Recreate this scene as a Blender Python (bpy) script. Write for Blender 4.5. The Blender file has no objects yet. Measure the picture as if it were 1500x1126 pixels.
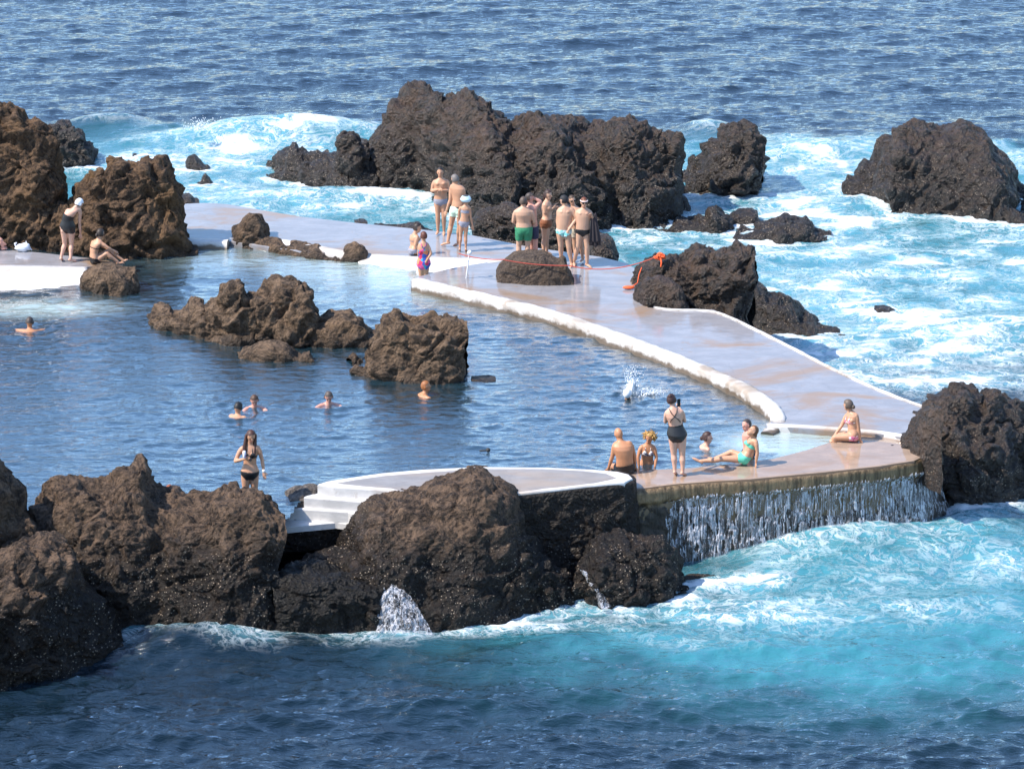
import bpy, math, random
import numpy as np
from mathutils import Vector
random.seed(5)
SC = bpy.context.scene
COL = SC.collection
R = math.radians

# ------------------------------------------------------------------ camera maths (photo is 1500 x 1126)
FPX = 4800.0; HORIZON = -950.0; CAMH = 20.35
TH = math.atan((563 - HORIZON) / FPX)
ct, st = math.cos(TH), math.sin(TH)
ZSEA = -1.5

def ray(px, py):
    px = np.asarray(px, float); py = np.asarray(py, float)
    return (px - 750), FPX * ct + (563 - py) * st, -FPX * st + (563 - py) * ct

def unp(px, py, z=0.0):
    """point of the horizontal plane z seen at photo pixel (px, py)"""
    dx, dy, dz = ray(px, py)
    t = (z - CAMH) / dz
    return np.stack([dx * t, dy * t, np.zeros_like(dx * t) + z], -1)

def unpY(px, py, Y):
    dx, dy, dz = ray(px, py)
    t = Y / dy
    return np.stack([dx * t, np.zeros_like(dx * t) + Y, CAMH + dz * t], -1)

def proj(p):
    x, y, z = p[..., 0], p[..., 1], p[..., 2] - CAMH
    d = y * ct - z * st
    return 750 + FPX * x / d, 563 - FPX * (y * st + z * ct) / d

def scale_at(py, z=0.0):
    p = unp(750, py, z)
    return FPX / (p[1] * ct - (z - CAMH) * st)

# ------------------------------------------------------------------ numpy noise
_rng = np.random.default_rng(11)
PERM = _rng.permutation(512).astype(np.int64); PERM = np.concatenate([PERM % 256, PERM % 256, PERM % 256])
GR = _rng.normal(size=(256, 3)); GR /= np.linalg.norm(GR, axis=1)[:, None]
def _h(ix, iy, iz):
    return PERM[(PERM[(PERM[ix & 255] + iy) & 511] + iz) & 511]
def perlin(p):
    out = np.empty(len(p))
    for s in range(0, len(p), 200000):
        q = p[s:s + 200000]
        i = np.floor(q).astype(np.int64); f = q - i
        u = f * f * f * (f * (f * 6 - 15) + 10)
        acc = 0
        for dx in (0, 1):
            wx = u[:, 0] if dx else 1 - u[:, 0]
            for dy in (0, 1):
                wy = u[:, 1] if dy else 1 - u[:, 1]
                for dz in (0, 1):
                    wz = u[:, 2] if dz else 1 - u[:, 2]
                    g = GR[_h(i[:, 0] + dx, (i[:, 1] + dy) & 255, (i[:, 2] + dz) & 255)]
                    acc = acc + wx * wy * wz * ((f - (dx, dy, dz)) * g).sum(1)
        out[s:s + 200000] = acc
    return out * 1.5
JIT = _rng.random((256, 3))
def worley(p):
    out = np.empty(len(p))
    for s in range(0, len(p), 200000):
        q = p[s:s + 200000]
        i = np.floor(q).astype(np.int64); f = q - i
        best = np.full(len(q), 9.0)
        for dx in (-1, 0, 1):
            for dy in (-1, 0, 1):
                for dz in (-1, 0, 1):
                    j = JIT[_h(i[:, 0] + dx, (i[:, 1] + dy) & 255, (i[:, 2] + dz) & 255)]
                    d = ((j + (dx, dy, dz) - f) ** 2).sum(1)
                    best = np.minimum(best, d)
        out[s:s + 200000] = np.sqrt(best)
    return out
def fbm(p, oct=4, gain=.5):
    a, s, o = 1.0, 0, 0
    for k in range(oct):
        o = o + a * perlin(p * 2 ** k + 17.3 * k); s += a; a *= gain
    return o / s
def billow(p, oct=4, gain=.55):
    a, s, o = 1.0, 0, 0
    for k in range(oct):
        o = o + a * (np.abs(perlin(p * 2.03 ** k + 31.7 * k)) * 2.4 - .6); s += a; a *= gain
    return o / s

# ------------------------------------------------------------------ meshes
def mesh_np(name, verts, faces, mat=None, parent=None, smooth=True, loc=None):
    me = bpy.data.meshes.new(name)
    verts = np.asarray(verts, np.float32)
    if isinstance(faces, np.ndarray) and faces.ndim == 2:
        n, k = faces.shape
        me.vertices.add(len(verts)); me.vertices.foreach_set('co', verts.ravel())
        me.loops.add(n * k); me.loops.foreach_set('vertex_index', faces.astype(np.int32).ravel())
        me.polygons.add(n); me.polygons.foreach_set('loop_start', np.arange(0, n * k, k, dtype=np.int32))
        me.polygons.foreach_set('loop_total', np.full(n, k, np.int32))
        me.update(calc_edges=True); me.validate()
    else:
        me.from_pydata([tuple(map(float, v)) for v in verts], [], [tuple(int(i) for i in f) for f in faces])
    if smooth and len(me.polygons):
        me.polygons.foreach_set('use_smooth', np.ones(len(me.polygons), bool))
    if mat: me.materials.append(mat)
    o = bpy.data.objects.new(name, me); COL.objects.link(o)
    if loc is not None: o.location = loc
    if parent: o.parent = parent
    return o

def tag(o, label=None, cat=None, group=None, kind=None):
    if label: o['label'] = label
    if cat: o['category'] = cat
    if group: o['group'] = group
    if kind: o['kind'] = kind
    return o

def empty(name, loc):
    o = bpy.data.objects.new(name, None); COL.objects.link(o); o.location = loc
    o.empty_display_size = .1
    return o

def grid_faces(nr, nc, wrap=False):
    r = np.arange(nr - 1)[:, None]; c = np.arange(nc if wrap else nc - 1)[None, :]
    c2 = (c + 1) % nc
    return np.stack([r * nc + c, r * nc + c2, (r + 1) * nc + c2, (r + 1) * nc + c], -1).reshape(-1, 4)

class Acc:
    """collects pieces into one mesh"""
    def __init__(s): s.v = []; s.f = []; s.n = 0
    def add(s, v, f):
        s.v.append(np.asarray(v, float)); s.f += [tuple(int(i) + s.n for i in q) for q in f]; s.n += len(v)
    def build(s, name, mat, parent=None, smooth=True, loc=None):
        return mesh_np(name, np.concatenate(s.v), s.f, mat, parent, smooth, loc)

def tube_geo(pts, rad, seg=12, flat=None, caps=True):
    """tube through pts, radii rad; flat=(axis, ratio) squashes the section along axis"""
    pts = np.asarray(pts, float); n = len(pts)
    rad = np.broadcast_to(np.asarray(rad, float), (n,))
    T = np.gradient(pts, axis=0); T /= np.linalg.norm(T, axis=1)[:, None] + 1e-9
    ref = np.array([0, 0, 1.0]) if abs(T[0, 2]) < .9 else np.array([1.0, 0, 0])
    A = np.cross(T[0], ref); A /= np.linalg.norm(A)
    vs = []
    ang = np.linspace(0, 2 * np.pi, seg, endpoint=False)
    for i in range(n):
        A = A - T[i] * A.dot(T[i]); A /= np.linalg.norm(A) + 1e-9
        B = np.cross(T[i], A)
        ring = np.cos(ang)[:, None] * A + np.sin(ang)[:, None] * B
        if flat is not None:
            ax, k = flat; ax = np.asarray(ax, float); ax = ax / np.linalg.norm(ax)
            ring = ring - (ring @ ax)[:, None] * ax * (1 - k)
        vs.append(pts[i] + ring * rad[i])
    if caps:
        v0 = pts[0] - T[0] * rad[0] * .7; v1 = pts[-1] + T[-1] * rad[-1] * .7
        r0 = pts[0] - T[0] * rad[0] * .45 + (vs[0] - pts[0]) * .75
        r1 = pts[-1] + T[-1] * rad[-1] * .45 + (vs[-1] - pts[-1]) * .75
        vs = [r0] + vs + [r1]
    V = np.concatenate(vs + ([[v0], [v1]] if caps else []))
    F = [tuple(q) for q in grid_faces(len(vs), seg, True)]
    if caps:
        a = len(V) - 2; b = len(V) - 1; L = (len(vs) - 1) * seg
        F += [(a, (k + 1) % seg, k) for k in range(seg)] + [(b, L + k, L + (k + 1) % seg) for k in range(seg)]
    return V, F

def ell_geo(c, ax, ay, az, seg=12, rings=8):
    """ellipsoid at c with the three half-axis VECTORS"""
    V = [np.asarray(c) + np.asarray(az)]
    for i in range(1, rings):
        th = np.pi * i / rings
        for k in range(seg):
            a = 2 * np.pi * k / seg
            V.append(np.asarray(c) + np.sin(th) * (np.cos(a) * np.asarray(ax) + np.sin(a) * np.asarray(ay)) + np.cos(th) * np.asarray(az))
    V.append(np.asarray(c) - np.asarray(az))
    F = [(0, 1 + k, 1 + (k + 1) % seg) for k in range(seg)]
    for i in range(rings - 2):
        for k in range(seg):
            a = 1 + i * seg; F.append((a + k, a + seg + k, a + seg + (k + 1) % seg, a + (k + 1) % seg))
    l = len(V) - 1; a = 1 + (rings - 2) * seg
    F += [(l, a + (k + 1) % seg, a + k) for k in range(seg)]
    return np.array(V), F

def sph(c, r, seg=10, rings=7): return ell_geo(c, (r, 0, 0), (0, r, 0), (0, 0, r), seg, rings)

# ------------------------------------------------------------------ materials
def new_mat(name):
    m = bpy.data.materials.new(name); m.use_nodes = True
    nt = m.node_tree; return m, nt, nt.nodes['Principled BSDF']
class NT:
    def __init__(s, nt): s.nt = nt
    def n(s, t, **kw):
        o = s.nt.nodes.new(t)
        for k, v in kw.items():
            if k.startswith('i_'):
                o.inputs[int(k[2:]) if k[2:].isdigit() else k[2:].replace('_', ' ')].default_value = v
            else: setattr(o, k, v)
        return o
    def l(s, a, b): s.nt.links.new(a, b)
    def pos(s): return s.n('ShaderNodeNewGeometry').outputs['Position']
    def noise(s, vec, scale, det=4, rough=.55, dist=0, typ='FBM'):
        o = s.n('ShaderNodeTexNoise'); o.noise_type = typ
        o.inputs['Scale'].default_value = scale; o.inputs['Detail'].default_value = det
        o.inputs['Roughness'].default_value = rough; o.inputs['Distortion'].default_value = dist
        s.l(vec, o.inputs['Vector']); return o.outputs[0]
    def mapv(s, vec, scale=(1, 1, 1), loc=(0, 0, 0), rot=(0, 0, 0)):
        o = s.n('ShaderNodeMapping'); o.inputs['Scale'].default_value = scale; o.inputs['Location'].default_value = loc
        o.inputs['Rotation'].default_value = rot
        s.l(vec, o.inputs['Vector']); return o.outputs[0]
    def rng(s, v, a, b, c=0., d=1., smooth=True):
        o = s.n('ShaderNodeMapRange'); o.interpolation_type = 'SMOOTHSTEP' if smooth else 'LINEAR'
        for k, x in zip(('From Min', 'From Max', 'To Min', 'To Max'), (a, b, c, d)):
            if isinstance(x, (int, float)): o.inputs[k].default_value = x
            else: s.l(x, o.inputs[k])
        s.l(v, o.inputs['Value']); return o.outputs[0]
    def math(s, op, a, b=0., clamp=False):
        o = s.n('ShaderNodeMath', operation=op, use_clamp=clamp)
        for i, x in enumerate((a, b)):
            if isinstance(x, (int, float)): o.inputs[i].default_value = x
            else: s.l(x, o.inputs[i])
        return o.outputs[0]
    def mix(s, f, a, b):
        o = s.n('ShaderNodeMix', data_type='RGBA')
        for i, x in ((0, f), (6, a), (7, b)):
            if isinstance(x, (int, float)): o.inputs[i].default_value = x
            elif isinstance(x, tuple): o.inputs[i].default_value = (*x, 1)
            else: s.l(x, o.inputs[i])
        return o.outputs[2]
    def bump(s, h, strength=.5, dist=.02, nrm=None):
        o = s.n('ShaderNodeBump'); o.inputs['Strength'].default_value = strength; o.inputs['Distance'].default_value = dist
        s.l(h, o.inputs['Height'])
        if nrm is not None: s.l(nrm, o.inputs['Normal'])
        return o.outputs[0]
    def attr(s, name):
        o = s.n('ShaderNodeAttribute'); o.attribute_name = name; return o.outputs['Fac']
    def sepz(s, vec):
        o = s.n('ShaderNodeSeparateXYZ'); s.l(vec, o.inputs[0]); return o.outputs

def plain(name, col, rough=.6, spec=.5, sss=0, noise_amt=.12, nscale=30):
    m, nt, b = new_mat(name); N = NT(nt); p = N.pos()
    f = N.noise(p, nscale, 3)
    c = N.mix(f, tuple(x * (1 - noise_amt) for x in col), tuple(min(1, x * (1 + noise_amt)) for x in col))
    N.l(c, b.inputs['Base Color']); b.inputs['Roughness'].default_value = rough
    b.inputs['Specular IOR Level'].default_value = spec
    if sss:
        b.inputs['Subsurface Weight'].default_value = sss; b.inputs['Subsurface Radius'].default_value = (.02, .008, .004)
        b.inputs['Subsurface Scale'].default_value = 1.0
    return m

def mat_rock(name, dark, light, ochre=(.16, .09, .04), wet_z=-.9, wet_soft=.8, wetcol=(.022, .013, .009), speck=.5, rough=.85, och=.3, glint=.0):
    m, nt, b = new_mat(name); N = NT(nt); p = N.pos()
    warp = N.n('ShaderNodeVectorMath', operation='MULTIPLY_ADD')
    wn = N.n('ShaderNodeTexNoise'); wn.inputs['Scale'].default_value = 1.3; N.l(p, wn.inputs['Vector'])
    N.l(wn.outputs['Color'], warp.inputs[0]); warp.inputs[1].default_value = (.6, .6, .6); N.l(p, warp.inputs[2])
    pw = warp.outputs[0]
    big = N.noise(pw, .9, 5, .6); med = N.noise(pw, 4.5, 6, .7); fine = N.noise(pw, 22, 5, .75)
    v = N.math('ADD', N.math('MULTIPLY', med, .6), N.math('MULTIPLY', fine, .4))
    c = N.mix(N.rng(v, .40, .61), dark, light)
    c = N.mix(N.math('MULTIPLY', N.rng(big, .48, .7), och), c, ochre)
    z = N.sepz(p)[2]
    zz = N.math('ADD', z, N.math('MULTIPLY', N.math('SUBTRACT', big, .5), -1.6))
    wet = N.rng(zz, wet_z, wet_z + wet_soft, 1, 0)
    wc = N.mix(N.rng(N.noise(pw, 9, 4, .7), .5, .75), tuple(x * .6 for x in wetcol), tuple(min(1, x * 2.6) for x in (wetcol[0], wetcol[1] * .95, wetcol[2] * .7)))
    c = N.mix(wet, c, wc)
    # barnacles, shell grit and painted-in wet glints in the splash zone
    vo = N.n('ShaderNodeTexVoronoi'); vo.inputs['Scale'].default_value = 17; N.l(p, vo.inputs['Vector'])
    cl = N.noise(p, 2.2, 3, .6)
    sp = N.math('MULTIPLY', N.rng(vo.outputs['Distance'], .14, .26, 1, 0), N.rng(cl, .42, .56))
    sp = N.math('MULTIPLY', sp, N.math('MULTIPLY', wet, speck))
    c = N.mix(sp, c, (.50, .40, .30))
    N.l(c, b.inputs['Base Color'])
    rr = N.rng(wet, 0, 1, rough, .42, False)
    rr = N.math('ADD', rr, N.math('MULTIPLY', N.math('SUBTRACT', fine, .5), .3))
    N.l(rr, b.inputs['Roughness'])
    b.inputs['Specular IOR Level'].default_value = .4 + glint
    rg = N.noise(pw, 2.6, 9, .62, .3, 'RIDGED_MULTIFRACTAL') if False else N.noise(pw, 4.5, 9, .74, .8)
    n1 = N.bump(rg, .85, .17)
    vb = N.n('ShaderNodeTexVoronoi'); vb.inputs['Scale'].default_value = 14; N.l(pw, vb.inputs['Vector'])
    n2 = N.bump(vb.outputs['Distance'], .6, .07, n1)
    n3 = N.bump(N.noise(p, 55, 4, .7), .3, .012, n2)
    N.l(n3, b.inputs['Normal'])
    return m

def mat_water(name, deep, turq, pool=False):
    m, nt, b = new_mat(name); N = NT(nt); p = N.pos()
    foamA = N.attr('foam'); tq = N.attr('turquoise')
    body = N.mix(N.rng(tq, 0, 1, 0, 1, False), deep, turq)
    wn = N.n('ShaderNodeTexNoise'); wn.inputs['Scale'].default_value = .9; wn.inputs['Detail'].default_value = 3; N.l(p, wn.inputs['Vector'])
    wp = N.n('ShaderNodeVectorMath', operation='MULTIPLY_ADD'); N.l(wn.outputs['Color'], wp.inputs[0]); wp.inputs[1].default_value = (1.3, 1.3, .2)
    N.l(N.mapv(p, (.8, 1, 1)), wp.inputs[2]); w = wp.outputs[0]
    if pool:
        shal = N.attr('shallow')
        body = N.mix(shal, body, (.50, .62, .58))
        foam = N.math('MULTIPLY', foamA, N.rng(N.noise(w, 6, 5, .7), .4, .55))
    else:
        # lace: thin web lines, patches, and streaks that the density opens up
        n1 = N.noise(w, 1.6, 6, .62); n2 = N.noise(w, 4.2, 6, .65)
        web1 = N.rng(N.math('ABSOLUTE', N.math('SUBTRACT', n1, .5)), .0, .045, 1, 0)
        web2 = N.rng(N.math('ABSOLUTE', N.math('SUBTRACT', n2, .5)), .0, .05, 1, 0)
        n3 = N.noise(N.mapv(w, (.32, 1, 1)), 1.5, 9, .7)
        thr = N.rng(foamA, 0, 1, .82, .42, False)
        patch = N.rng(n3, N.math('SUBTRACT', thr, .04), N.math('ADD', thr, .07))
        lace = N.math('MULTIPLY', N.math('MAXIMUM', web1, N.math('MULTIPLY', web2, .8)), N.rng(foamA, .08, .6, 0, .85, False))
        foam = N.math('MAXIMUM', patch, lace, True)
        milky = N.math('MULTIPLY', N.math('MULTIPLY', N.rng(foamA, .1, .8), N.rng(n3, .3, .6, .35, 1)), .75)
        body = N.mix(milky, body, (.17, .46, .55))
        fleck = N.math('MULTIPLY', foam, N.rng(foamA, .01, .12))
        foam = fleck
    c = N.mix(foam, body, N.mix(N.rng(N.noise(w, 3, 5, .7), .35, .65), (.50, .58, .62), (.80, .82, .83)))
    N.l(c, b.inputs['Base Color']); b.inputs['Roughness'].default_value = .8; b.inputs['Specular IOR Level'].default_value = 0
    h1 = N.noise(N.mapv(p, (.5, 1.6, 1)), 3.4, 5, .6, .3)
    n1 = N.bump(h1, .8 if not pool else .6, .09 if not pool else .07)
    n2 = N.bump(foam, .6, .04, n1)
    n2 = N.bump(N.noise(N.mapv(p, (.6, 1.6, 1)), 13, 3, .6), .4 if not pool else .3, .012, n2)
    N.l(n2, b.inputs['Normal'])
    # reflection grows steeply towards grazing view, as on clear water
    lw = N.n('ShaderNodeLayerWeight'); lw.inputs['Blend'].default_value = .5; N.l(n2, lw.inputs['Normal'])
    fr = N.math('ADD', N.math('ADD', .02, N.math('MULTIPLY', N.math('POWER', lw.outputs['Facing'], 1.8 if not pool else 1.7), .60 if not pool else .95)), N.math('MULTIPLY', N.math('POWER', lw.outputs['Facing'], 8.0), .36 if not pool else .2))
    fr = N.math('MULTIPLY', fr, N.rng(foam, 0, 1, 1, .08, False), True)
    gl = N.n('ShaderNodeBsdfGlossy'); gl.inputs['Roughness'].default_value = .06; gl.inputs['Color'].default_value = (1, 1, 1, 1); N.l(n2, gl.inputs['Normal'])
    mx = N.n('ShaderNodeMixShader'); N.l(fr, mx.inputs[0]); N.l(b.outputs[0], mx.inputs[1]); N.l(gl.outputs[0], mx.inputs[2])
    N.l(mx.outputs[0], nt.nodes['Material Output'].inputs['Surface'])
    return m

def mat_concrete(name, col, stain=(.28, .17, .09), stain_amt=.5, rough=(.08, .35), nb=.15, side=None, zstain=None):
    m, nt, b = new_mat(name); N = NT(nt); p = N.pos()
    q = N.mapv(p, (.55, 1, 1))
    big = N.noise(q, .7, 5, .6, .5); med = N.noise(q, 3, 6, .7); fine = N.noise(p, 20, 5, .7)
    c = N.mix(N.rng(med, .35, .7), tuple(x * .78 for x in col), col)
    c = N.mix(N.math('MULTIPLY', N.rng(big, .5, .66), stain_amt), c, stain)
    c = N.mix(N.math('MULTIPLY', N.rng(fine, .58, .75), .25), c, tuple(x * .5 for x in col))
    c = N.mix(N.math('MULTIPLY', N.rng(N.noise(N.mapv(p, (1, 1, .6)), 5, 5, .75), .58, .72), stain_amt * .7), c, stain)
    ck = N.n('ShaderNodeTexVoronoi', feature='DISTANCE_TO_EDGE'); ck.inputs['Scale'].default_value = .45
    wq = N.n('ShaderNodeVectorMath', operation='MULTIPLY_ADD'); wn = N.n('ShaderNodeTexNoise'); wn.inputs['Scale'].default_value = 2; N.l(p, wn.inputs['Vector'])
    N.l(wn.outputs['Color'], wq.inputs[0]); wq.inputs[1].default_value = (.5, .5, .1); N.l(p, wq.inputs[2]); N.l(wq.outputs[0], ck.inputs['Vector'])
    c = N.mix(N.rng(ck.outputs['Distance'], .004, .010, .10, 0), c, tuple(x * .3 for x in col))
    if zstain is not None:
        zz = N.math('ADD', N.sepz(p)[2], N.math('MULTIPLY', N.math('SUBTRACT', med, .5), .35))
        c = N.mix(N.rng(zz, zstain - .05, zstain + .04, .9, 0), c, (.10, .065, .035))
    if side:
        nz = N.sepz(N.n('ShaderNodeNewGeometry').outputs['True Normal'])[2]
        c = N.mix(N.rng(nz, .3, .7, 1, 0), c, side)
    N.l(c, b.inputs['Base Color'])
    N.l(N.rng(big, .35, .65, rough[0], rough[1]), b.inputs['Roughness'])
    b.inputs['Specular IOR Level'].default_value = .5
    n = N.bump(N.noise(N.mapv(p, (.6, 1.6, 1)), 3.5, 4, .6), nb, .05)
    n = N.bump(fine, nb * .6, .01, n)
    N.l(n, b.inputs['Normal']); return m
# ------------------------------------------------------------------ rocks
def nrm(a): a = np.asarray(a, float); return a / (np.linalg.norm(a) + 1e-9)
FOAM_PTS = []        # sea-level contact points, used for the foam round the rocks
ROCKN = [0]
def hump(top, bot, zb=ZSEA, depth=2.0, cell=.03, amp=.16, lump=1.0, pw=.8, qz=.8, ends=.15, skirt=.9, boulder=.5, sea=True, asym=0.0, rug=1.0):
    """one lobe of a rock: crest line `top` and water line `bot` (photo px) give its plan, height and run"""
    ROCKN[0] += 1; seed = ROCKN[0] * 7.31
    top = np.array(top, float); bot = np.array(bot, float)
    u0, u1 = top[0, 0], top[-1, 0]
    um = (u0 + u1) / 2; vm = np.interp(um, bot[:, 0], bot[:, 1])
    sc = scale_at(vm, zb); wid = (u1 - u0) / sc
    nc = int(min(420, max(24, wid / cell)))
    s = np.linspace(0, 1, nc); s = .6 * s + .4 * (.5 - .5 * np.cos(np.pi * s))
    u = u0 + (u1 - u0) * s
    vt = np.interp(u, top[:, 0], top[:, 1]); vb = np.interp(u, bot[:, 0], bot[:, 1])
    vt = np.minimum(vt, vb - 2)
    e = np.clip(np.sin(np.pi * s), 0, 1) ** .5
    F = unp(u, vb, zb)
    if sea: FOAM_PTS.extend([tuple(q[:2]) for q in F[::max(1, nc // 40)]])
    Fy = F[:, 1] + depth * ends * (1 - e)
    W = depth * (.4 + .6 * e)
    hmax = np.max((vb - vt)) / sc
    na = int(min(420, max(20, (depth + 2 * hmax) / cell)))
    ph = np.linspace(0, np.pi, na)
    cy = np.sign(np.cos(ph)) * np.abs(np.cos(ph)) ** pw
    sz = np.sin(ph) ** qz
    h = (vb - vt) / sc / ct
    rays = F[:, 0] / F[:, 1]
    yy = Fy[None] + W[None] * .5 * (1 - cy[:, None]) + asym * h[None] * sz[:, None]
    kw_ = max(3, int(nc * .09)); kk = np.hanning(2 * kw_ + 3)[1:-1]; kk /= kk.sum()
    def shape(h):
        hs = np.convolve(np.pad(h, kw_, mode='edge'), kk, 'valid')[:len(h)]
        yy = Fy[None] + W[None] * .5 * (1 - cy[:, None]) + asym * hs[None] * sz[:, None]
        zz = zb + hs[None] * sz[:, None] + (h - hs)[None] * sz[:, None] ** 5
        return yy, np.maximum(zz, zb - .3)
    for it in range(14):
        yy, zz = shape(h)
        P = np.stack([rays[None] * yy, yy, zz], -1)
        vmin = proj(P)[1].min(0)
        h = np.clip(h + (vmin - vt) / sc / ct, .03, 12)
    yy, zz = shape(h)
    P = np.stack([rays[None] * yy, yy, zz], -1)
    # skirts below the water line
    ks = 5
    sk0 = np.repeat(P[:1], ks, 0); sk1 = np.repeat(P[-1:], ks, 0)
    for k in range(ks):
        sk0[k, :, 2] -= skirt * (1 - k / ks); sk1[k, :, 2] -= skirt * ((k + 1) / ks)
        sk0[k, :, 1] -= .15 * (1 - k / ks)
    P = np.concatenate([sk0, P, sk1])
    nr = len(P)
    du = np.gradient(P, axis=1); dv = np.gradient(P, axis=0)
    Nn = np.cross(du, dv); Nn /= np.linalg.norm(Nn, axis=2)[..., None] + 1e-9
    pts = P.reshape(-1, 3); nn = Nn.reshape(-1, 3)
    aw = min(1.0, .05 + .5 * hmax) * (rug * .5 + .5)
    pts = pts + aw * .13 * np.stack([perlin(pts * 1.1 + seed + k * 3.7) for k in (1, 2)] + [0 * pts[:, 0]], -1) * (1.6, .8, 0) + aw * .06 * np.stack([perlin(pts * 3.1 + seed + k * 3.7) for k in (4, 5, 6)], -1)
    base = 1.0 / max(.45, min(2.2, .45 * max(hmax, .5 * wid)))
    q = pts * base * lump + seed
    q = q + .35 * np.stack([perlin(q * .9 + k * 9.1) for k in range(3)], -1)
    wl = worley(q * 1.15); wl2 = worley(q * 2.9 + 5)
    d = boulder * (.55 - wl) * 1.5 + boulder * .45 * (.5 - wl2) + (1 - boulder * .5) * billow(q * 1.1, 5, .6) * 1.1
    D = amp * max(.5, min(2.2, hmax)) * d
    w = pts + .22 * np.stack([perlin(pts * 1.7 + seed + k * 5.3) for k in range(3)], -1)
    edge = np.tile(np.clip(np.minimum(s, 1 - s) / .03, .45, 1), nr)
    crag = min(1.0, .08 + .55 * hmax) * rug
    tl = w @ nrm((.35 + .3 * math.sin(seed), .25, .9)) * 1.7 + .9 * perlin(w * .8 + seed)
    saw = (tl - np.floor(tl)); saw = np.where(saw < .82, saw / .82, (1 - saw) / .18) - .5
    tl2 = w @ nrm((-.7, .2, .6)) * 3.6 + .8 * perlin(w * 1.7 + seed)
    saw2 = (tl2 - np.floor(tl2)); saw2 = np.where(saw2 < .8, saw2 / .8, (1 - saw2) / .2) - .5
    D = D + crag * (.17 * billow(w * (.8, .8, .65) + seed, 2, .45) - .12 * billow(w * (1.9, 1.9, 1.5) + seed, 3, .55) - .028 * billow(w * (5, 5, 4) + seed, 2, .5)
                    + .18 * saw * np.clip(.5 + 1.5 * perlin(w * .5 + 9 + seed), 0, 1) + .08 * saw2 * np.clip(.5 + 1.5 * perlin(w * .7 + 29 + seed), 0, 1)
                    - .10 * np.exp(-np.abs(perlin(w * 1.25 + seed + 50)) / .03) - .05 * np.exp(-np.abs(perlin(w * 2.9 + seed + 80)) / .04))
    Rr = np.random.default_rng(ROCKN[0])
    D = D * edge
    pts2 = pts + nn * D[:, None]
    micro = billow(pts * 7 + seed, 3, .6)
    pts2 += nn * (edge * micro * .014 * min(1.0, .3 + hmax))[:, None]
    return pts2, grid_faces(nr, nc)

def rock(name, label, mat, humps, cat='rock', group=None):
    vs, fs, n = [], [], 0
    for hp in humps:
        v, f = hump(**hp); vs.append(v); fs.append(f + n); n += len(v)
    V = np.concatenate(vs); c = V.mean(0); c[2] = V[:, 2].min()
    o = mesh_np(name, V - c, np.concatenate(fs), mat, loc=tuple(c))
    return tag(o, label, cat, group)

def H(top, bot, **k): return dict(top=top, bot=bot, **k)

mR_brown = mat_rock('lava_brown', (.026, .015, .009), (.17, .10, .055), (.20, .11, .045), wet_z=-.6, wet_soft=1.0, och=.5, speck=.3)
mR_pool = mat_rock('lava_pool', (.030, .019, .012), (.215, .14, .088), (.20, .12, .06), wet_z=-.35, wet_soft=.7, och=.35, speck=.5)
mR_dark = mat_rock('lava_dark', (.005, .0032, .0024), (.070, .039, .022), (.11, .050, .02), wet_z=-1.0, wet_soft=1.8, och=.35, speck=.85, rough=.5, glint=.25)
mR_fore = mat_rock('lava_fore', (.013, .008, .0055), (.18, .115, .074), (.16, .10, .055), wet_z=-.55, wet_soft=1.0, wetcol=(.013, .0075, .005), och=.35, speck=.8)
mR_grey = mat_rock('lava_grey', (.06, .052, .048), (.22, .185, .16), (.15, .11, .08), wet_z=-3, och=.2, speck=0)

# far left group
rock('rock', 'tall brown lava rock at the left edge, behind the white ramp', mR_brown, [
    H([(-60, 170), (-20, 150), (0, 152), (16, 153), (37, 156), (44, 171), (61, 172), (77, 184), (90, 210), (98, 260), (103, 300), (108, 350)],
      [(-60, 362), (0, 364), (53, 368), (108, 366)], zb=0, depth=2.2, sea=False, amp=.10, boulder=.6),
    H([(58, 345), (61, 325), (80, 306), (95, 298), (107, 297), (120, 300), (128, 330)], [(58, 368), (128, 372)], zb=0, depth=.9, sea=False, amp=.1)])
rock('rock', 'dark rounded rock peeking out behind the tall brown rock at left', mR_dark, [
    H([(50, 190), (66, 182), (78, 177), (93, 175), (107, 185), (123, 193), (133, 206), (138, 222), (141, 241)], [(50, 246), (100, 247), (141, 246)], depth=1.8, amp=.09)])
rock('rock', 'brown craggy lava rock behind the woman in the white cap', mR_brown, [
    H([(106, 330), (110, 300), (115, 284), (125, 265), (139, 249), (149, 245), (158, 250), (165, 237), (176, 232), (188, 249), (197, 246), (213, 237), (224, 240), (235, 233), (248, 236), (256, 243), (257, 260), (263, 272), (264, 288), (267, 311), (272, 335), (276, 356), (283, 370)],
      [(106, 372), (150, 378), (200, 379), (250, 377), (283, 373)], zb=0, depth=2.1, sea=False, amp=.10, ends=.1, boulder=.6)])
rock('rock', 'low dark rock at the far corner of the walkway, right of the craggy brown rock', mR_dark, [
    H([(258, 292), (264, 285), (277, 284), (285, 292), (292, 299)], [(258, 301), (292, 302)], depth=.8, amp=.08, zb=-.2, sea=False)])
rock('rock', 'small wave-washed black rock alone in the white surf, upper one of two', mR_dark, [
    H([(273, 240), (277, 231), (285, 228), (294, 236), (300, 242), (306, 250)], [(273, 250), (306, 252)], depth=.6, amp=.12)])
rock('rock', 'small pointed black rock in the white surf, lower one of two', mR_dark, [
    H([(288, 269), (295, 258), (301, 253), (308, 260), (313, 269)], [(288, 271), (313, 271)], depth=.5, amp=.08)])
rock('rock', 'tiny black rock tip in the surf behind the craggy brown rock', mR_dark, [
    H([(190, 231), (195, 225), (200, 225), (206, 232)], [(190, 234), (206, 234)], depth=.5, amp=.06)])
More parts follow.
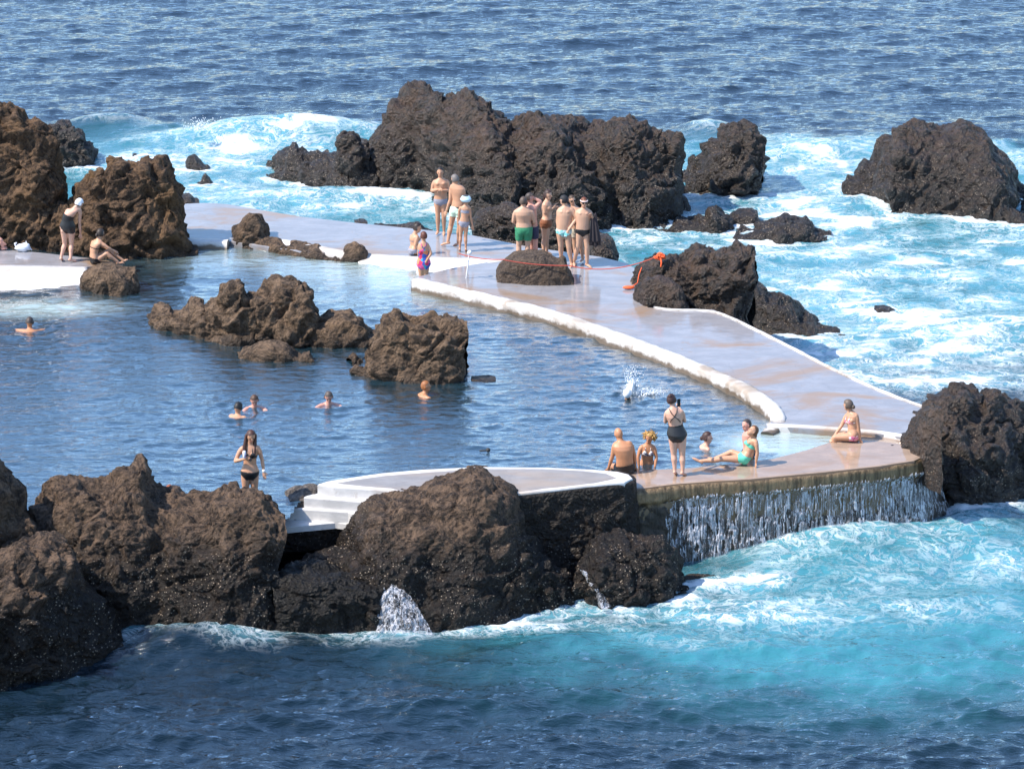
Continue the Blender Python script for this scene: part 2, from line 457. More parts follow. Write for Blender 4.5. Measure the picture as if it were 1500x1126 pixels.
rock('rock', 'rounded brown boulder standing on the left part of the walkway edge', mR_pool, [
    H([(336, 352), (340, 340), (345, 331), (355, 319), (368, 311), (380, 313), (389, 327), (397, 345), (400, 352)], [(336, 360), (355, 365), (385, 364), (400, 358)], zb=0, depth=1.1, sea=False, amp=.06)])
rock('rock', 'long low strip of dark rock along the white walkway edge, ending in a round lump', mR_pool, [
    H([(372, 350), (380, 346), (407, 350), (420, 354), (433, 353), (450, 357), (465, 358), (475, 365), (484, 372), (497, 374)], [(372, 366), (390, 369), (447, 378), (497, 384)], zb=0, depth=.9, sea=False, amp=.07, cell=.02),
    H([(490, 377), (500, 374), (505, 362), (512, 358), (520, 357), (529, 361), (535, 370), (536, 378)], [(490, 383), (510, 384), (536, 384)], zb=0, depth=.6, sea=False, amp=.10, cell=.025)])
# big far ridge
rock('rock', 'huge dark lava ridge behind the bathers, the largest rock, with twin peaks', mR_dark, [
    H([(391, 255), (396, 242), (404, 230), (417, 216), (433, 212), (445, 219), (457, 224), (478, 223), (496, 226), (515, 228), (540, 230), (560, 240)],
      [(391, 262), (425, 268), (460, 277), (508, 289), (560, 286)], depth=2.6, amp=.12, lump=1.2),
    H([(492, 235), (495, 212), (500, 199), (508, 195), (520, 196), (528, 203), (536, 212), (545, 225)], [(492, 285), (545, 286)], depth=1.5, amp=.07),
    H([(525, 225), (532, 208), (545, 203), (556, 190), (567, 178), (578, 162), (581, 146), (591, 137), (610, 131), (628, 127), (640, 134), (649, 143), (660, 140), (673, 137), (689, 132), (708, 140), (717, 150), (727, 160), (735, 173), (753, 184), (768, 176), (780, 170), (793, 166), (812, 171), (833, 173), (846, 176), (857, 184), (866, 186), (887, 181), (900, 178), (911, 173), (920, 169), (930, 170), (940, 177), (948, 183), (961, 194), (972, 190), (983, 188), (992, 194), (999, 203), (1003, 225), (1007, 248), (1000, 270)],
      [(525, 284), (551, 285), (607, 291), (633, 304), (660, 318), (720, 335), (800, 340), (871, 334), (932, 335), (988, 328), (1000, 318)], depth=4.0, amp=.14, cell=.03, asym=.2, boulder=.75, ends=.08),
    H([(640, 300), (652, 262), (668, 240), (690, 225), (715, 218), (735, 228), (748, 250), (756, 290)], [(640, 312), (700, 336), (756, 348)], depth=1.6, amp=.12, cell=.03, asym=.35),
    H([(792, 300), (800, 262), (815, 245), (835, 238), (860, 244), (878, 262), (890, 300)], [(792, 346), (840, 346), (890, 340)], depth=1.4, amp=.12, cell=.03, asym=.3),
    H([(905, 290), (915, 262), (935, 248), (955, 250), (975, 262), (990, 285), (995, 310)], [(905, 336), (950, 336), (995, 326)], depth=1.3, amp=.12, cell=.03, asym=.3),
    H([(690, 330), (700, 312), (715, 305), (740, 300), (765, 306), (800, 300), (840, 306), (868, 318), (876, 345)], [(690, 343), (730, 352), (780, 360), (840, 366), (876, 372)], zb=-.6, sea=False, depth=1.4, amp=.12),
    H([(860, 372), (866, 345), (874, 341), (889, 341), (896, 350), (900, 362), (905, 381)], [(860, 378), (880, 384), (905, 384)], zb=-.3, sea=False, depth=1.2, amp=.08)])
rock('rock', 'low wet dark rock on the far side of the walkway, left of the standing bathers', mR_dark, [
    H([(540, 334), (560, 331), (585, 330), (600, 326), (612, 323), (622, 332), (634, 338)], [(540, 337), (600, 340), (634, 343)], zb=-.2, sea=False, depth=.7, amp=.12),
    H([(519, 324), (526, 319), (534, 321), (538, 325)], [(519, 326), (538, 328)], zb=-.2, sea=False, depth=.4, amp=.06)])
rock('rock', 'small wet rock in the channel right of the huge ridge', mR_dark, [
    H([(986, 298), (990, 288), (1000, 287), (1008, 294), (1014, 303), (1017, 311)], [(986, 314), (1017, 314)], depth=.6, amp=.10)])
rock('rock', 'conical dark rock standing in the surf just right of the huge ridge', mR_dark, [
    H([(985, 272), (1000, 255), (1015, 244), (1027, 237), (1036, 222), (1043, 207), (1053, 194), (1063, 189), (1077, 180), (1090, 179), (1098, 181), (1108, 192), (1117, 207), (1125, 228), (1124, 245), (1131, 257), (1129, 272), (1117, 288)],
      [(985, 283), (1033, 286), (1073, 293), (1117, 293)], depth=3.0, amp=.13, ends=.1, boulder=.7)])
rock('rock', 'massive flat-topped dark rock standing in the surf at the right edge', mR_dark, [
    H([(1237, 275), (1241, 262), (1252, 247), (1266, 237), (1280, 236), (1296, 245)], [(1237, 293), (1262, 295), (1296, 300)], depth=2.2, amp=.10),
    H([(1278, 240), (1282, 214), (1294, 206), (1307, 201), (1320, 183), (1340, 180), (1360, 180), (1373, 184), (1400, 178), (1415, 180), (1427, 185), (1440, 192), (1447, 200), (1460, 221), (1470, 236), (1477, 247), (1490, 272), (1520, 280), (1570, 300)],
      [(1278, 300), (1307, 317), (1360, 317), (1417, 320), (1443, 325), (1500, 328), (1570, 330)], depth=4.2, amp=.07, rug=.8, cell=.035, asym=.2, boulder=.7, ends=.04),
    H([(1425, 315), (1432, 306), (1445, 303), (1456, 308), (1464, 320)], [(1425, 325), (1464, 326)], depth=.9, amp=.1)])
rock('rock', 'low lumpy wet rock with water running off it, below the conical rock', mR_dark, [
    H([(958, 336), (966, 329), (977, 322), (991, 318), (1015, 317), (1033, 314), (1039, 302), (1048, 298), (1056, 302), (1062, 314), (1070, 320), (1076, 330)], [(958, 339), (1010, 342), (1050, 345), (1076, 342)], depth=1.5, amp=.14),
    H([(1060, 320), (1068, 312), (1080, 306), (1100, 305), (1108, 311), (1114, 322)], [(1060, 330), (1114, 332)], depth=1.1, amp=.12)])
rock('rock', 'low wedge-shaped wet rock in the surf, right of the lumpy one', mR_dark, [
    H([(1076, 348), (1088, 338), (1100, 330), (1122, 322), (1147, 315), (1165, 317), (1180, 315), (1189, 323), (1196, 336), (1208, 342), (1218, 348)], [(1076, 352), (1110, 354), (1140, 357), (1180, 355), (1218, 354)], depth=1.8, amp=.12)])
rock('rock', 'black knobbly rock beside the walkway, trailing down into the surf, under the orange rope', mR_dark, [
    H([(926, 430), (930, 412), (936, 396), (950, 380), (965, 372), (985, 373), (1000, 378), (1012, 374), (1018, 362), (1026, 360), (1032, 366), (1040, 358), (1048, 362), (1058, 369), (1066, 363), (1073, 360), (1086, 360), (1097, 361), (1106, 368), (1111, 378), (1116, 390), (1115, 402), (1106, 414)],
      [(926, 440), (945, 449), (985, 452), (1040, 451), (1070, 456), (1106, 458)], zb=-.1, sea=False, depth=1.9, amp=.11, boulder=.9, lump=1.3),
    H([(926, 436), (934, 416), (950, 405), (968, 404), (985, 412), (1000, 428), (1012, 446)], [(926, 443), (945, 451), (985, 453), (1012, 453)], zb=.08, sea=False, depth=.9, amp=.06, boulder=.9),
    H([(1040, 425), (1052, 405), (1075, 395), (1100, 400), (1112, 414), (1124, 427), (1138, 426), (1150, 437), (1160, 447), (1172, 459), (1190, 466), (1208, 474), (1222, 484), (1236, 495)],
      [(1040, 462), (1110, 484), (1150, 493), (1180, 498), (1236, 500)], depth=1.7, amp=.09, rug=.75, boulder=.8)])
rock('rock', 'tiny brown rock tip alone in the turquoise surf at right', mR_dark, [
    H([(1271, 455), (1280, 447), (1294, 445), (1305, 449), (1312, 458)], [(1271, 459), (1312, 460)], depth=.6, amp=.10)])
mR_boul = mat_rock('lava_boulder', (.05, .035, .026), (.14, .10, .072), (.17, .10, .05), wet_z=-3, och=.4, speck=0)
rock('rock', 'single brown boulder on the wet walkway with a red rope across it', mR_boul, [
    H([(728, 412), (730, 396), (735, 388), (745, 375), (754, 369), (764, 366), (780, 365), (796, 367), (808, 373), (816, 377), (824, 374), (830, 377), (835, 392), (840, 412)],
      [(728, 414), (760, 417), (800, 419), (840, 418)], zb=.12, sea=False, depth=1.1, amp=.035, rug=.35, pw=.6, qz=.45, skirt=.1, ends=.05, boulder=.4)])
# rocks in the pool
rock('rock', 'wide three-peaked brown rock in the middle of the pool', mR_pool, [
    H([(218, 472), (222, 455), (228, 448), (240, 443), (253, 444), (260, 449), (270, 446), (277, 444), (283, 436), (290, 437), (297, 440), (304, 448), (312, 460)], [(218, 479), (260, 490), (312, 500)], zb=0, sea=False, depth=1.4, amp=.10, boulder=.7),
    H([(296, 462), (305, 447), (320, 432), (327, 415), (338, 408), (350, 407), (360, 409), (362, 421), (370, 427), (385, 436)], [(296, 497), (340, 504), (385, 506)], zb=0, sea=False, depth=1.4, amp=.09, boulder=.7),
    H([(352, 450), (365, 434), (378, 426), (390, 424), (400, 420), (408, 410), (420, 408), (434, 409), (445, 413), (452, 421), (456, 435), (466, 446), (472, 462), (480, 480)], [(352, 505), (420, 508), (480, 510)], zb=0, sea=False, depth=1.7, amp=.10, boulder=.7),
    H([(440, 490), (455, 468), (470, 462), (487, 455), (500, 454), (513, 453), (524, 456), (532, 464), (540, 478), (551, 492)], [(440, 508), (490, 511), (551, 509)], zb=0, sea=False, depth=1.4, amp=.10, boulder=.8),
    H([(300, 497), (320, 486), (345, 481), (370, 485), (380, 500)], [(300, 501), (340, 507), (380, 507)], zb=0, sea=False, depth=.7, amp=.08)])
rock('rock', 'low flat brown rock just in front of the three-peaked rock', mR_pool, [
    H([(349, 520), (357, 509), (370, 504), (390, 499), (405, 500), (420, 504), (432, 514), (442, 522)], [(349, 526), (400, 531), (442, 530)], zb=0, sea=False, depth=.8, amp=.09),
    H([(434, 524), (444, 515), (455, 513), (461, 526)], [(434, 530), (461, 531)], zb=0, sea=False, depth=.4, amp=.05)])
rock('rock', 'bulky brown flat-topped rock in the pool beside the swimmer with ginger hair', mR_pool, [
    H([(513, 545), (520, 534), (530, 524), (542, 513), (550, 503), (556, 482), (560, 468), (566, 462), (585, 457), (598, 460), (612, 458), (625, 454), (640, 461), (652, 465), (665, 464), (680, 467), (687, 478), (689, 492), (686, 510), (680, 530), (682, 548)],
      [(513, 548), (545, 556), (585, 561), (630, 563), (682, 560)], zb=0, sea=False, depth=1.9, amp=.085, ends=.08, boulder=.7),
    H([(600, 552), (612, 530), (630, 516), (650, 512), (668, 522), (680, 545)], [(600, 561), (640, 564), (680, 562)], zb=0, sea=False, depth=.8, amp=.08)])
rock('rock', 'flat dark reef barely breaking the pool surface, right of the bulky rock', mR_dark, [
    H([(690, 557), (700, 554), (715, 554), (726, 557)], [(690, 559), (710, 560), (726, 559)], zb=0, sea=False, depth=.5, amp=.04)])
rock('rock', 'round brown boulder in the water at the end of the white ramp', mR_pool, [
    H([(114, 418), (117, 403), (126, 395), (139, 389), (155, 387), (170, 387), (184, 391), (190, 392), (199, 389), (204, 404), (208, 422)], [(114, 426), (150, 433), (180, 434), (208, 429)], zb=0, sea=False, depth=1.2, amp=.07, pw=.65, qz=.55)])
# right foreground rocks
rock('rock', 'jagged black rock mass at the right edge, at the end of the waterfall', mR_dark, [
    H([(1304, 652), (1314, 642), (1325, 630), (1337, 614), (1345, 602), (1352, 590), (1367, 579), (1376, 568), (1386, 562), (1399, 559), (1410, 563), (1418, 570), (1424, 581), (1434, 574), (1447, 572), (1457, 577), (1466, 583), (1481, 583), (1496, 592), (1515, 588), (1560, 600)],
      [(1304, 762), (1340, 768), (1368, 758), (1400, 757), (1450, 750), (1500, 735), (1560, 730)], depth=2.8, amp=.09, boulder=.8, ends=.02, asym=.15),
    H([(1300, 654), (1308, 646), (1318, 636), (1327, 626), (1340, 609), (1352, 594), (1366, 590), (1378, 600)], [(1300, 656), (1330, 662), (1352, 672), (1378, 688)], zb=0, sea=False, depth=1.0, amp=.05, rug=.5, cell=.022, skirt=.5),
    H([(1335, 668), (1345, 630), (1360, 610), (1380, 600), (1400, 605), (1415, 625), (1425, 660)], [(1335, 700), (1370, 745), (1425, 752)], depth=1.4, amp=.1, asym=.35),
    H([(1342, 690), (1352, 666), (1368, 652), (1388, 644), (1408, 643), (1424, 652), (1434, 670), (1444, 700), (1450, 730)], [(1350, 700), (1375, 745), (1400, 757), (1430, 758), (1450, 752)], depth=1.5, amp=.09, boulder=.8),
    H([(1425, 690), (1440, 672), (1465, 660), (1490, 664), (1515, 655), (1560, 660)], [(1425, 752), (1465, 749), (1500, 734), (1560, 730)], depth=1.3, amp=.10, boulder=.8)])
rock('rock', 'brown reef tip awash in the turquoise water below the waterfall', mR_dark, [
    H([(1060, 852), (1080, 848), (1105, 849), (1120, 844), (1128, 843), (1136, 849)], [(1060, 856), (1095, 857), (1136, 853)], depth=.5, amp=.06),
    H([(1000, 850), (1030, 846), (1070, 849)], [(1000, 862), (1040, 858), (1070, 855)], depth=.9, amp=.03, zb=ZSEA - .02)])
# foreground
mR_shade = mat_rock('lava_shade', (.003, .0022, .002), (.012, .008, .006), (.012, .007, .004), wet_z=-.5, wet_soft=1, wetcol=(.004, .0025, .002), speck=.15, och=.3, rough=.6)  # wet dark lava, coloured near-black to stand in for the hollow's shade
rock('rock', 'recessed rock with painted-in shade between the two big foreground rocks, under the steps', mR_shade, [
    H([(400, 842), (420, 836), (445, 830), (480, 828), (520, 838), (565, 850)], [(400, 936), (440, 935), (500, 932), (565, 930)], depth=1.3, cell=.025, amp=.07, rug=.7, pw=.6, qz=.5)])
rock('rock', 'large dark brown rock in the foreground centre, between the white steps and the sea wall', mR_fore, [
    H([(485, 790), (489, 768), (498, 756), (508, 751), (515, 748), (531, 739), (545, 731), (560, 726), (587, 717), (605, 711), (619, 706), (640, 695), (655, 693), (672, 692), (680, 685), (696, 680), (712, 684), (720, 692), (724, 699), (741, 705), (750, 717), (758, 735), (775, 770), (795, 800)],
      [(485, 855), (500, 875), (520, 900), (542, 925), (560, 928), (600, 925), (640, 921), (690, 920), (730, 913), (795, 898)], depth=2.9, cell=.025, amp=.09, rug=.42, ends=.1, boulder=.5, asym=.25, pw=.7),
    H([(655, 712), (668, 700), (680, 686), (696, 680), (713, 683), (722, 697), (738, 704), (749, 716), (756, 730)], [(655, 740), (700, 748), (756, 745)], zb=-.4, sea=False, depth=.9, amp=.05, rug=.4, cell=.02),
    H([(424, 842), (432, 824), (445, 815), (465, 806), (485, 800), (510, 800), (535, 808), (556, 822)], [(424, 852), (450, 850), (480, 846), (520, 850), (556, 858)], zb=-.95, sea=False, skirt=.12, depth=1.0, cell=.025, amp=.10),
    H([(500, 880), (512, 850), (530, 832), (550, 825), (566, 840), (572, 870)], [(500, 900), (530, 928), (552, 932), (572, 930)], depth=.9, cell=.022, amp=.12, asym=.3),
    H([(730, 850), (745, 820), (765, 800), (800, 810), (830, 835), (850, 870), (862, 890)], [(730, 912), (780, 898), (820, 894), (862, 890)], depth=1.3, cell=.025, amp=.11)])
rock('rock', 'brown shell-crusted rock at the foot of the sea wall, left of the waterfall', mR_fore, [
    H([(842, 850), (850, 815), (862, 795), (880, 787), (905, 783), (930, 785), (955, 787), (975, 798), (988, 812), (996, 830), (1003, 840), (1014, 850), (1017, 862)],
      [(842, 888), (880, 890), (930, 891), (980, 885), (1017, 876)], depth=1.6, cell=.022, amp=.09, ends=.1, boulder=.7)])
rock('rock', 'broad brown boulder mass in the left foreground, below the long-haired woman', mR_fore, [
    H([(40, 800), (50, 765), (60, 748), (75, 726), (93, 703), (110, 701), (133, 700), (155, 702), (172, 699), (180, 690), (188, 684), (200, 679), (212, 677), (220, 679), (223, 696), (233, 712), (250, 718), (268, 722), (290, 722), (310, 723), (327, 716), (345, 712), (362, 712), (383, 717), (397, 730), (406, 740), (414, 748), (423, 765), (425, 805), (418, 840)],
      [(40, 920), (120, 938), (180, 936), (230, 930), (270, 936), (330, 942), (380, 941), (418, 936)], depth=3.0, cell=.024, amp=.09, rug=.55, ends=.06, boulder=.35, asym=.22, pw=.7, lump=1.6),
    H([(325, 800), (335, 775), (350, 765), (368, 767), (385, 778), (397, 800), (400, 830)], [(325, 850), (400, 862)], zb=-.9, sea=False, depth=.9, amp=.06, cell=.02)])
rock('rock', 'darkest foreground rock in the bottom left corner, stepped with a boulder on top', mR_fore, [
    H([(-90, 640), (-30, 630), (-5, 642), (5, 652), (13, 672), (22, 690), (32, 705), (38, 716), (40, 745), (50, 770), (56, 790)], [(-90, 930), (0, 930), (56, 920)], depth=2.0, amp=.1, rug=.6, cell=.025, boulder=.6),
    H([(-60, 800), (-20, 770), (0, 757), (18, 752), (35, 757), (50, 768), (62, 780), (70, 800)], [(-60, 900), (70, 910)], depth=1.5, amp=.06, cell=.025, zb=-1.2, sea=False),
    H([(-90, 830), (0, 815), (18, 802), (40, 792), (67, 784), (88, 784), (101, 788), (105, 816), (118, 835), (131, 853), (147, 880), (165, 893), (182, 905), (192, 945)],
      [(-90, 1020), (0, 1006), (60, 992), (110, 978), (155, 962), (192, 952)], depth=2.0, amp=.1, rug=.6, cell=.022, ends=.08, boulder=.6, asym=.1),
    H([(-90, 880), (-10, 868), (15, 866), (45, 872), (75, 868), (90, 890), (100, 930)], [(-90, 1024), (0, 1010), (60, 996), (100, 984)], depth=.8, amp=.08, cell=.022)])
rock('rock', 'cracked grey rock beside the top of the white steps', mR_grey, [
    H([(411, 745), (416, 730), (421, 718), (432, 711), (447, 709), (461, 707), (470, 711), (474, 722), (470, 735)], [(411, 752), (440, 750), (470, 745)], zb=-.2, sea=False, depth=.8, amp=.05, skirt=.6)])
# ------------------------------------------------------------------ concrete things
from mathutils.geometry import tessellate_polygon
def densify(P, step):
    P = np.asarray(P, float); out = []
    n = len(P)
    for i in range(n):
        a, b = P[i], P[(i + 1) % n]; k = max(1, int(np.linalg.norm(b - a) / step))
        for j in range(k): out.append(a + (b - a) * j / k)
    return np.array(out)
def smooth_path(P, it=2, closed=False):
    P = np.asarray(P, float)
    for _ in range(it):
        if closed:
            Q = np.roll(P, -1, 0); P = np.stack([P * .75 + Q * .25, P * .25 + Q * .75], 1).reshape(-1, P.shape[1])
        else:
            Q = np.stack([P[:-1] * .75 + P[1:] * .25, P[:-1] * .25 + P[1:] * .75], 1).reshape(-1, P.shape[1])
            P = np.concatenate([P[:1], Q, P[-1:]])
    return P
def prism(name, px, z, zbot, mat, smooth_it=0, bev=.02, parent=None):
    """slab whose top outline is seen at photo points px on the plane z"""
    P = unp([p[0] for p in px], [p[1] for p in px], z)[:, :2]
    if smooth_it: P = smooth_path(P, smooth_it, True)
    a = 0.5 * np.sum(P[:, 0] * np.roll(P[:, 1], -1) - np.roll(P[:, 0], -1) * P[:, 1])
    if a < 0: P = P[::-1]
    n = len(P)
    e = np.roll(P, -1, 0) - P; nrm = np.stack([e[:, 1], -e[:, 0]], 1); nrm /= np.linalg.norm(nrm, axis=1)[:, None] + 1e-9
    vn = nrm + np.roll(nrm, 1, 0); vn /= np.linalg.norm(vn, axis=1)[:, None] + 1e-9
    rows = [(-bev, z), (-bev * .3, z - bev * .25), (0, z - bev), (0, zbot)]
    V = np.concatenate([np.c_[P + vn * o, np.full(n, zz)] for o, zz in rows])
    F = []
    for r in range(3):
        for i in range(n):
            j = (i + 1) % n; F.append((r * n + i, (r + 1) * n + i, (r + 1) * n + j, r * n + j))
    tri = tessellate_polygon([[Vector(v) for v in V[:n]]])
    for t in tri:
        t = list(t); a, b, c = (V[i][:2] for i in t)
        if (b[0] - a[0]) * (c[1] - a[1]) - (b[1] - a[1]) * (c[0] - a[0]) < 0: t = t[::-1]
        F.append(tuple(t))
    c0 = np.array([P[:, 0].mean(), P[:, 1].mean(), 0])
    return mesh_np(name, V - c0, F, mat, parent, False, tuple(c0) if parent is None else tuple(c0 - np.array(parent.location)))

mWalk = mat_concrete('wet_walkway', (.31, .305, .325), (.30, .185, .10), .85, (.025, .11), .10)
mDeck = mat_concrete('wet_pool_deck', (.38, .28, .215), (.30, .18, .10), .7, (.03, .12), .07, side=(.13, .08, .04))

mPlat = mat_concrete('platform_paving', (.29, .265, .255), (.33, .25, .19), .5, (.3, .6), .1)
mWhite = mat_concrete('white_paint', (.72, .70, .68), (.28, .19, .11), .55, (.45, .8), .3)
mCurb = mat_concrete('white_curb_paint', (.66, .63, .60), (.24, .17, .11), .75, (.5, .8), .35, zstain=.10)
def mat_wall():
    m, nt, b = new_mat('wet_stone_wall'); N = NT(nt); p = N.pos(); z = N.sepz(p)[2]
    st_ = N.noise(N.mapv(p, (6, 6, .8)), 1.6, 6, .7); fine = N.noise(p, 9, 6, .7)
    c = N.mix(N.rng(fine, .35, .7), (.010, .007, .006), (.050, .034, .024))
    lip = N.rng(N.math('ADD', z, N.math('MULTIPLY', st_, .3)), -.24, -.06)
    c = N.mix(lip, c, N.mix(N.rng(st_, .35, .65), (.07, .04, .015), (.26, .17, .085)))
    N.l(c, b.inputs['Base Color']); b.inputs['Roughness'].default_value = .35
    n1 = N.bump(st_, .8, .06); n2 = N.bump(fine, .7, .04, n1); N.l(n2, b.inputs['Normal']); return m
mWall = mat_wall()

walk_px = [(258, 299), (300, 297), (335, 299), (352, 302), (440, 317), (520, 326), (600, 334), (690, 344), (780, 362), (880, 376), (918, 385), (938, 398), (944, 420), (936, 436), (950, 450), (985, 453),
           (1045, 453), (1075, 466), (1120, 488), (1200, 530), (1290, 571), (1352, 594), (1362, 612), (1350, 640), (1338, 643), (1300, 636), (1200, 629), (1128, 623),
           (1130, 604), (1100, 578), (1060, 555), (1000, 531), (950, 511), (900, 494), (860, 480), (810, 463), (760, 450), (700, 436), (640, 422), (612, 414), (612, 405), (665, 392), (737, 380),
           (640, 376), (575, 374), (515, 371), (440, 368), (385, 360), (330, 352), (258, 352)]
tag(prism('walkway', walk_px, .12, -1.9, mWalk), kind='structure')
deck_px = [(860, 700), (890, 693), (950, 687), (1010, 684), (1060, 679), (1130, 671), (1180, 658), (1225, 643), (1262, 636), (1310, 636), (1352, 645), (1362, 656),
           (1351, 669), (1340, 674), (1290, 682), (1207, 691), (1100, 701), (1050, 704), (993, 708), (929, 716), (870, 722)]
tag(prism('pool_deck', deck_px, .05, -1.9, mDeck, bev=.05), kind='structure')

# white lines and curbs
def ribbon_wall(name, px, z, width, zbot, mat, label, cat, rough_amp=.03, step=.06, drop=0):
    C = unp([p[0] for p in px], [p[1] for p in px], z)[:, :2]
    C = smooth_path(C, 2)
    seg = np.r_[0, np.cumsum(np.linalg.norm(np.diff(C, axis=0), axis=1))]
    n = int(seg[-1] / step); s = np.linspace(0, seg[-1], n)
    C = np.stack([np.interp(s, seg, C[:, k]) for k in (0, 1)], 1)
    T = np.gradient(C, axis=0); T /= np.linalg.norm(T, axis=1)[:, None]; Nn = np.stack([T[:, 1], -T[:, 0]], 1)
    w = width / 2
    prof = [(-w - .02, zbot), (-w - .01, z - .2), (-w, z - .06), (-w * .86, z - .012), (-w * .5, z), (0, z + .008), (w * .5, z), (w * .86, z - .012), (w, z - .06), (w + .01, z - .2), (w + .02, zbot)]
    rows = []
    for o, zz in prof:
        q = np.c_[C + Nn * o, np.full(n, zz)]
        k = billow(q * 2.2 + 3, 3)
        q[:, :2] += Nn * np.sign(o) * (k * rough_amp * (1 if abs(o) > w * .7 else .3))[:, None]
        q[:, 2] += billow(q * 1.9 + 40, 3) * rough_amp * .6
        q[:, 2] -= drop * np.clip((s / seg[-1] - .86) / .14, 0, 1) ** 1.5 * (zz > zbot + .1)
        rows.append(q)
    V = np.stack(rows).reshape(-1, 3)
    F = [tuple(f) for f in grid_faces(len(prof), n)]
    F += [tuple(k * n for k in range(len(prof)))[::-1], tuple(k * n + n - 1 for k in range(len(prof)))]
    c0 = V.mean(0); c0[2] = zbot
    return tag(mesh_np(name, V - c0, F, mat, loc=tuple(c0)), label, cat)
ribbon_wall('low_wall', [(609, 408), (640, 416), (700, 429), (760, 443), (810, 456), (860, 473), (900, 487), (950, 505), (1000, 524), (1040, 541), (1080, 559), (1110, 575), (1132, 591), (1142, 602), (1134, 612), (1124, 619)],
            .25, .31, -.6, mCurb, 'long rough white low wall curving between the pool and the wet walkway', 'low wall', .045, drop=.2)
ribbon_wall('edge_strip', [(1122, 620), (1160, 622), (1200, 624), (1250, 628), (1300, 632), (1345, 641)], .15, .12, -.4, mWhite, 'thin white edge strip between the walkway and the shallow pool corner', 'edge strip', .01)
ribbon_wall('edge_strip', [(958, 449), (985, 453), (1044, 453), (1078, 467), (1120, 488), (1165, 510), (1200, 529), (1250, 553), (1290, 571), (1352, 594)], .15, .09, -1.6, mCurb, 'thin pale edge of the walkway on its outer side above the turquoise surf', 'edge strip', .02)
ribbon_wall('edge_strip', [(385, 348), (420, 353), (460, 360), (500, 368), (530, 371)], .17, .3, -.4, mWhite, 'white painted edge strip of the far walkway behind the long low rock strip', 'edge strip', .02)
ribbon_wall('edge_strip', [(258, 349), (290, 351), (334, 352)], .19, .35, -.4, mCurb, 'short stained white edge strip left of the rounded boulder on the walkway', 'edge strip', .03)

def ramp(name, top, bot, mat, label, depth=.5):
    n = 40
    def rs(a):
        a = np.array(a, float); s = np.linspace(0, 1, len(a)); t = np.linspace(0, 1, n)
        q = np.stack([np.interp(t, s, a[:, k]) for k in range(3)], 1)
        return unp(q[:, 0], q[:, 1], q[:, 2])
    A, B = rs(top), rs(bot); rows = [A + (B - A) * k for k in np.linspace(0, 1, 12)]
    C = B.copy(); C[:, 2] -= depth; D = A.copy(); D[:, 2] -= depth
    V = np.stack([D] + rows + [C]); V[1:13, :, 2] += (billow(V[1:13].reshape(-1, 3) * 1.5, 3) * .012).reshape(12, n)
    V = V.reshape(-1, 3); F = [tuple(f) for f in grid_faces(14, n)]
    F += [tuple(k * n for k in range(14)), tuple(k * n + n - 1 for k in range(13, -1, -1))]
    c0 = V.mean(0)
    return tag(mesh_np(name, V - c0, F, mat, loc=tuple(c0)), label, 'ramp')
ramp('ramp', [(513, 368, .14), (575, 374, .14), (640, 376, .14), (700, 378, .14), (738, 380, .14)], [(530, 390, -.03), (570, 395, -.03), (612, 403, -.02), (668, 393, .08), (737, 382, .13)], mWhite,
     'small white ramp sloping into the pool below the bathers on the far walkway')
ramp('ramp', [(-70, 387.5, .25), (0, 388, .25), (60, 389, .25), (128, 391, .25)], [(-70, 449, -.12), (0, 446, -.12), (60, 441, -.12), (120, 432, -.12)], mWhite,
     'broad white ramp sloping into the pool at the left edge, below the two women')
o = prism('bathing_platform', [(-70, 361), (0, 365), (60, 370), (130, 378), (180, 384.5), (168, 388), (128, 390.5), (0, 387.5), (-70, 387)], .25, -.6, mWalk, bev=.01)
tag(o, 'wet grey stone platform at the top of the white ramp at the left edge', 'platform')

# near platform with the steps
plat = empty('terrace', tuple(unp(700, 705, .3)))
tag(plat, 'raised white-edged terrace with white steps, in the foreground centre', 'terrace')
prism('slab', [(465, 709), (480, 704), (505, 700), (560, 692), (620, 687), (700, 683), (800, 684), (870, 687), (905, 690), (921, 694), (927, 700), (915, 706), (860, 711), (760, 723), (700, 745), (640, 745), (573, 718), (490, 712)], .3, -.1, mWhite, bev=.03, parent=plat)
prism('paving', [(494, 707.5), (520, 702.5), (560, 697), (600, 693.5), (640, 690.5), (700, 686.5), (795, 686.5), (855, 689.5), (888, 693.5), (903, 700), (870, 707), (800, 714.5), (757, 720), (690, 735), (640, 735), (573, 714.5), (530, 711.5)], .306, .2, mPlat, bev=.004, parent=plat)
prism('step', [(446, 727), (462, 721), (500, 715), (585, 718), (590, 748), (540, 735.5), (445, 728.5)], .08, -.3, mWhite, bev=.015, parent=plat)
prism('step', [(413, 742), (440, 737), (500, 730), (560, 735), (560, 765), (510, 750), (414, 743.5)], -.12, -.45, mWhite, bev=.015, parent=plat)
prism('landing', [(300, 752), (400, 750), (450, 748), (540, 752), (545, 772), (492, 765), (424, 771.5), (400, 773), (300, 776)], -.34, -.46, mWhite, bev=.015, parent=plat)

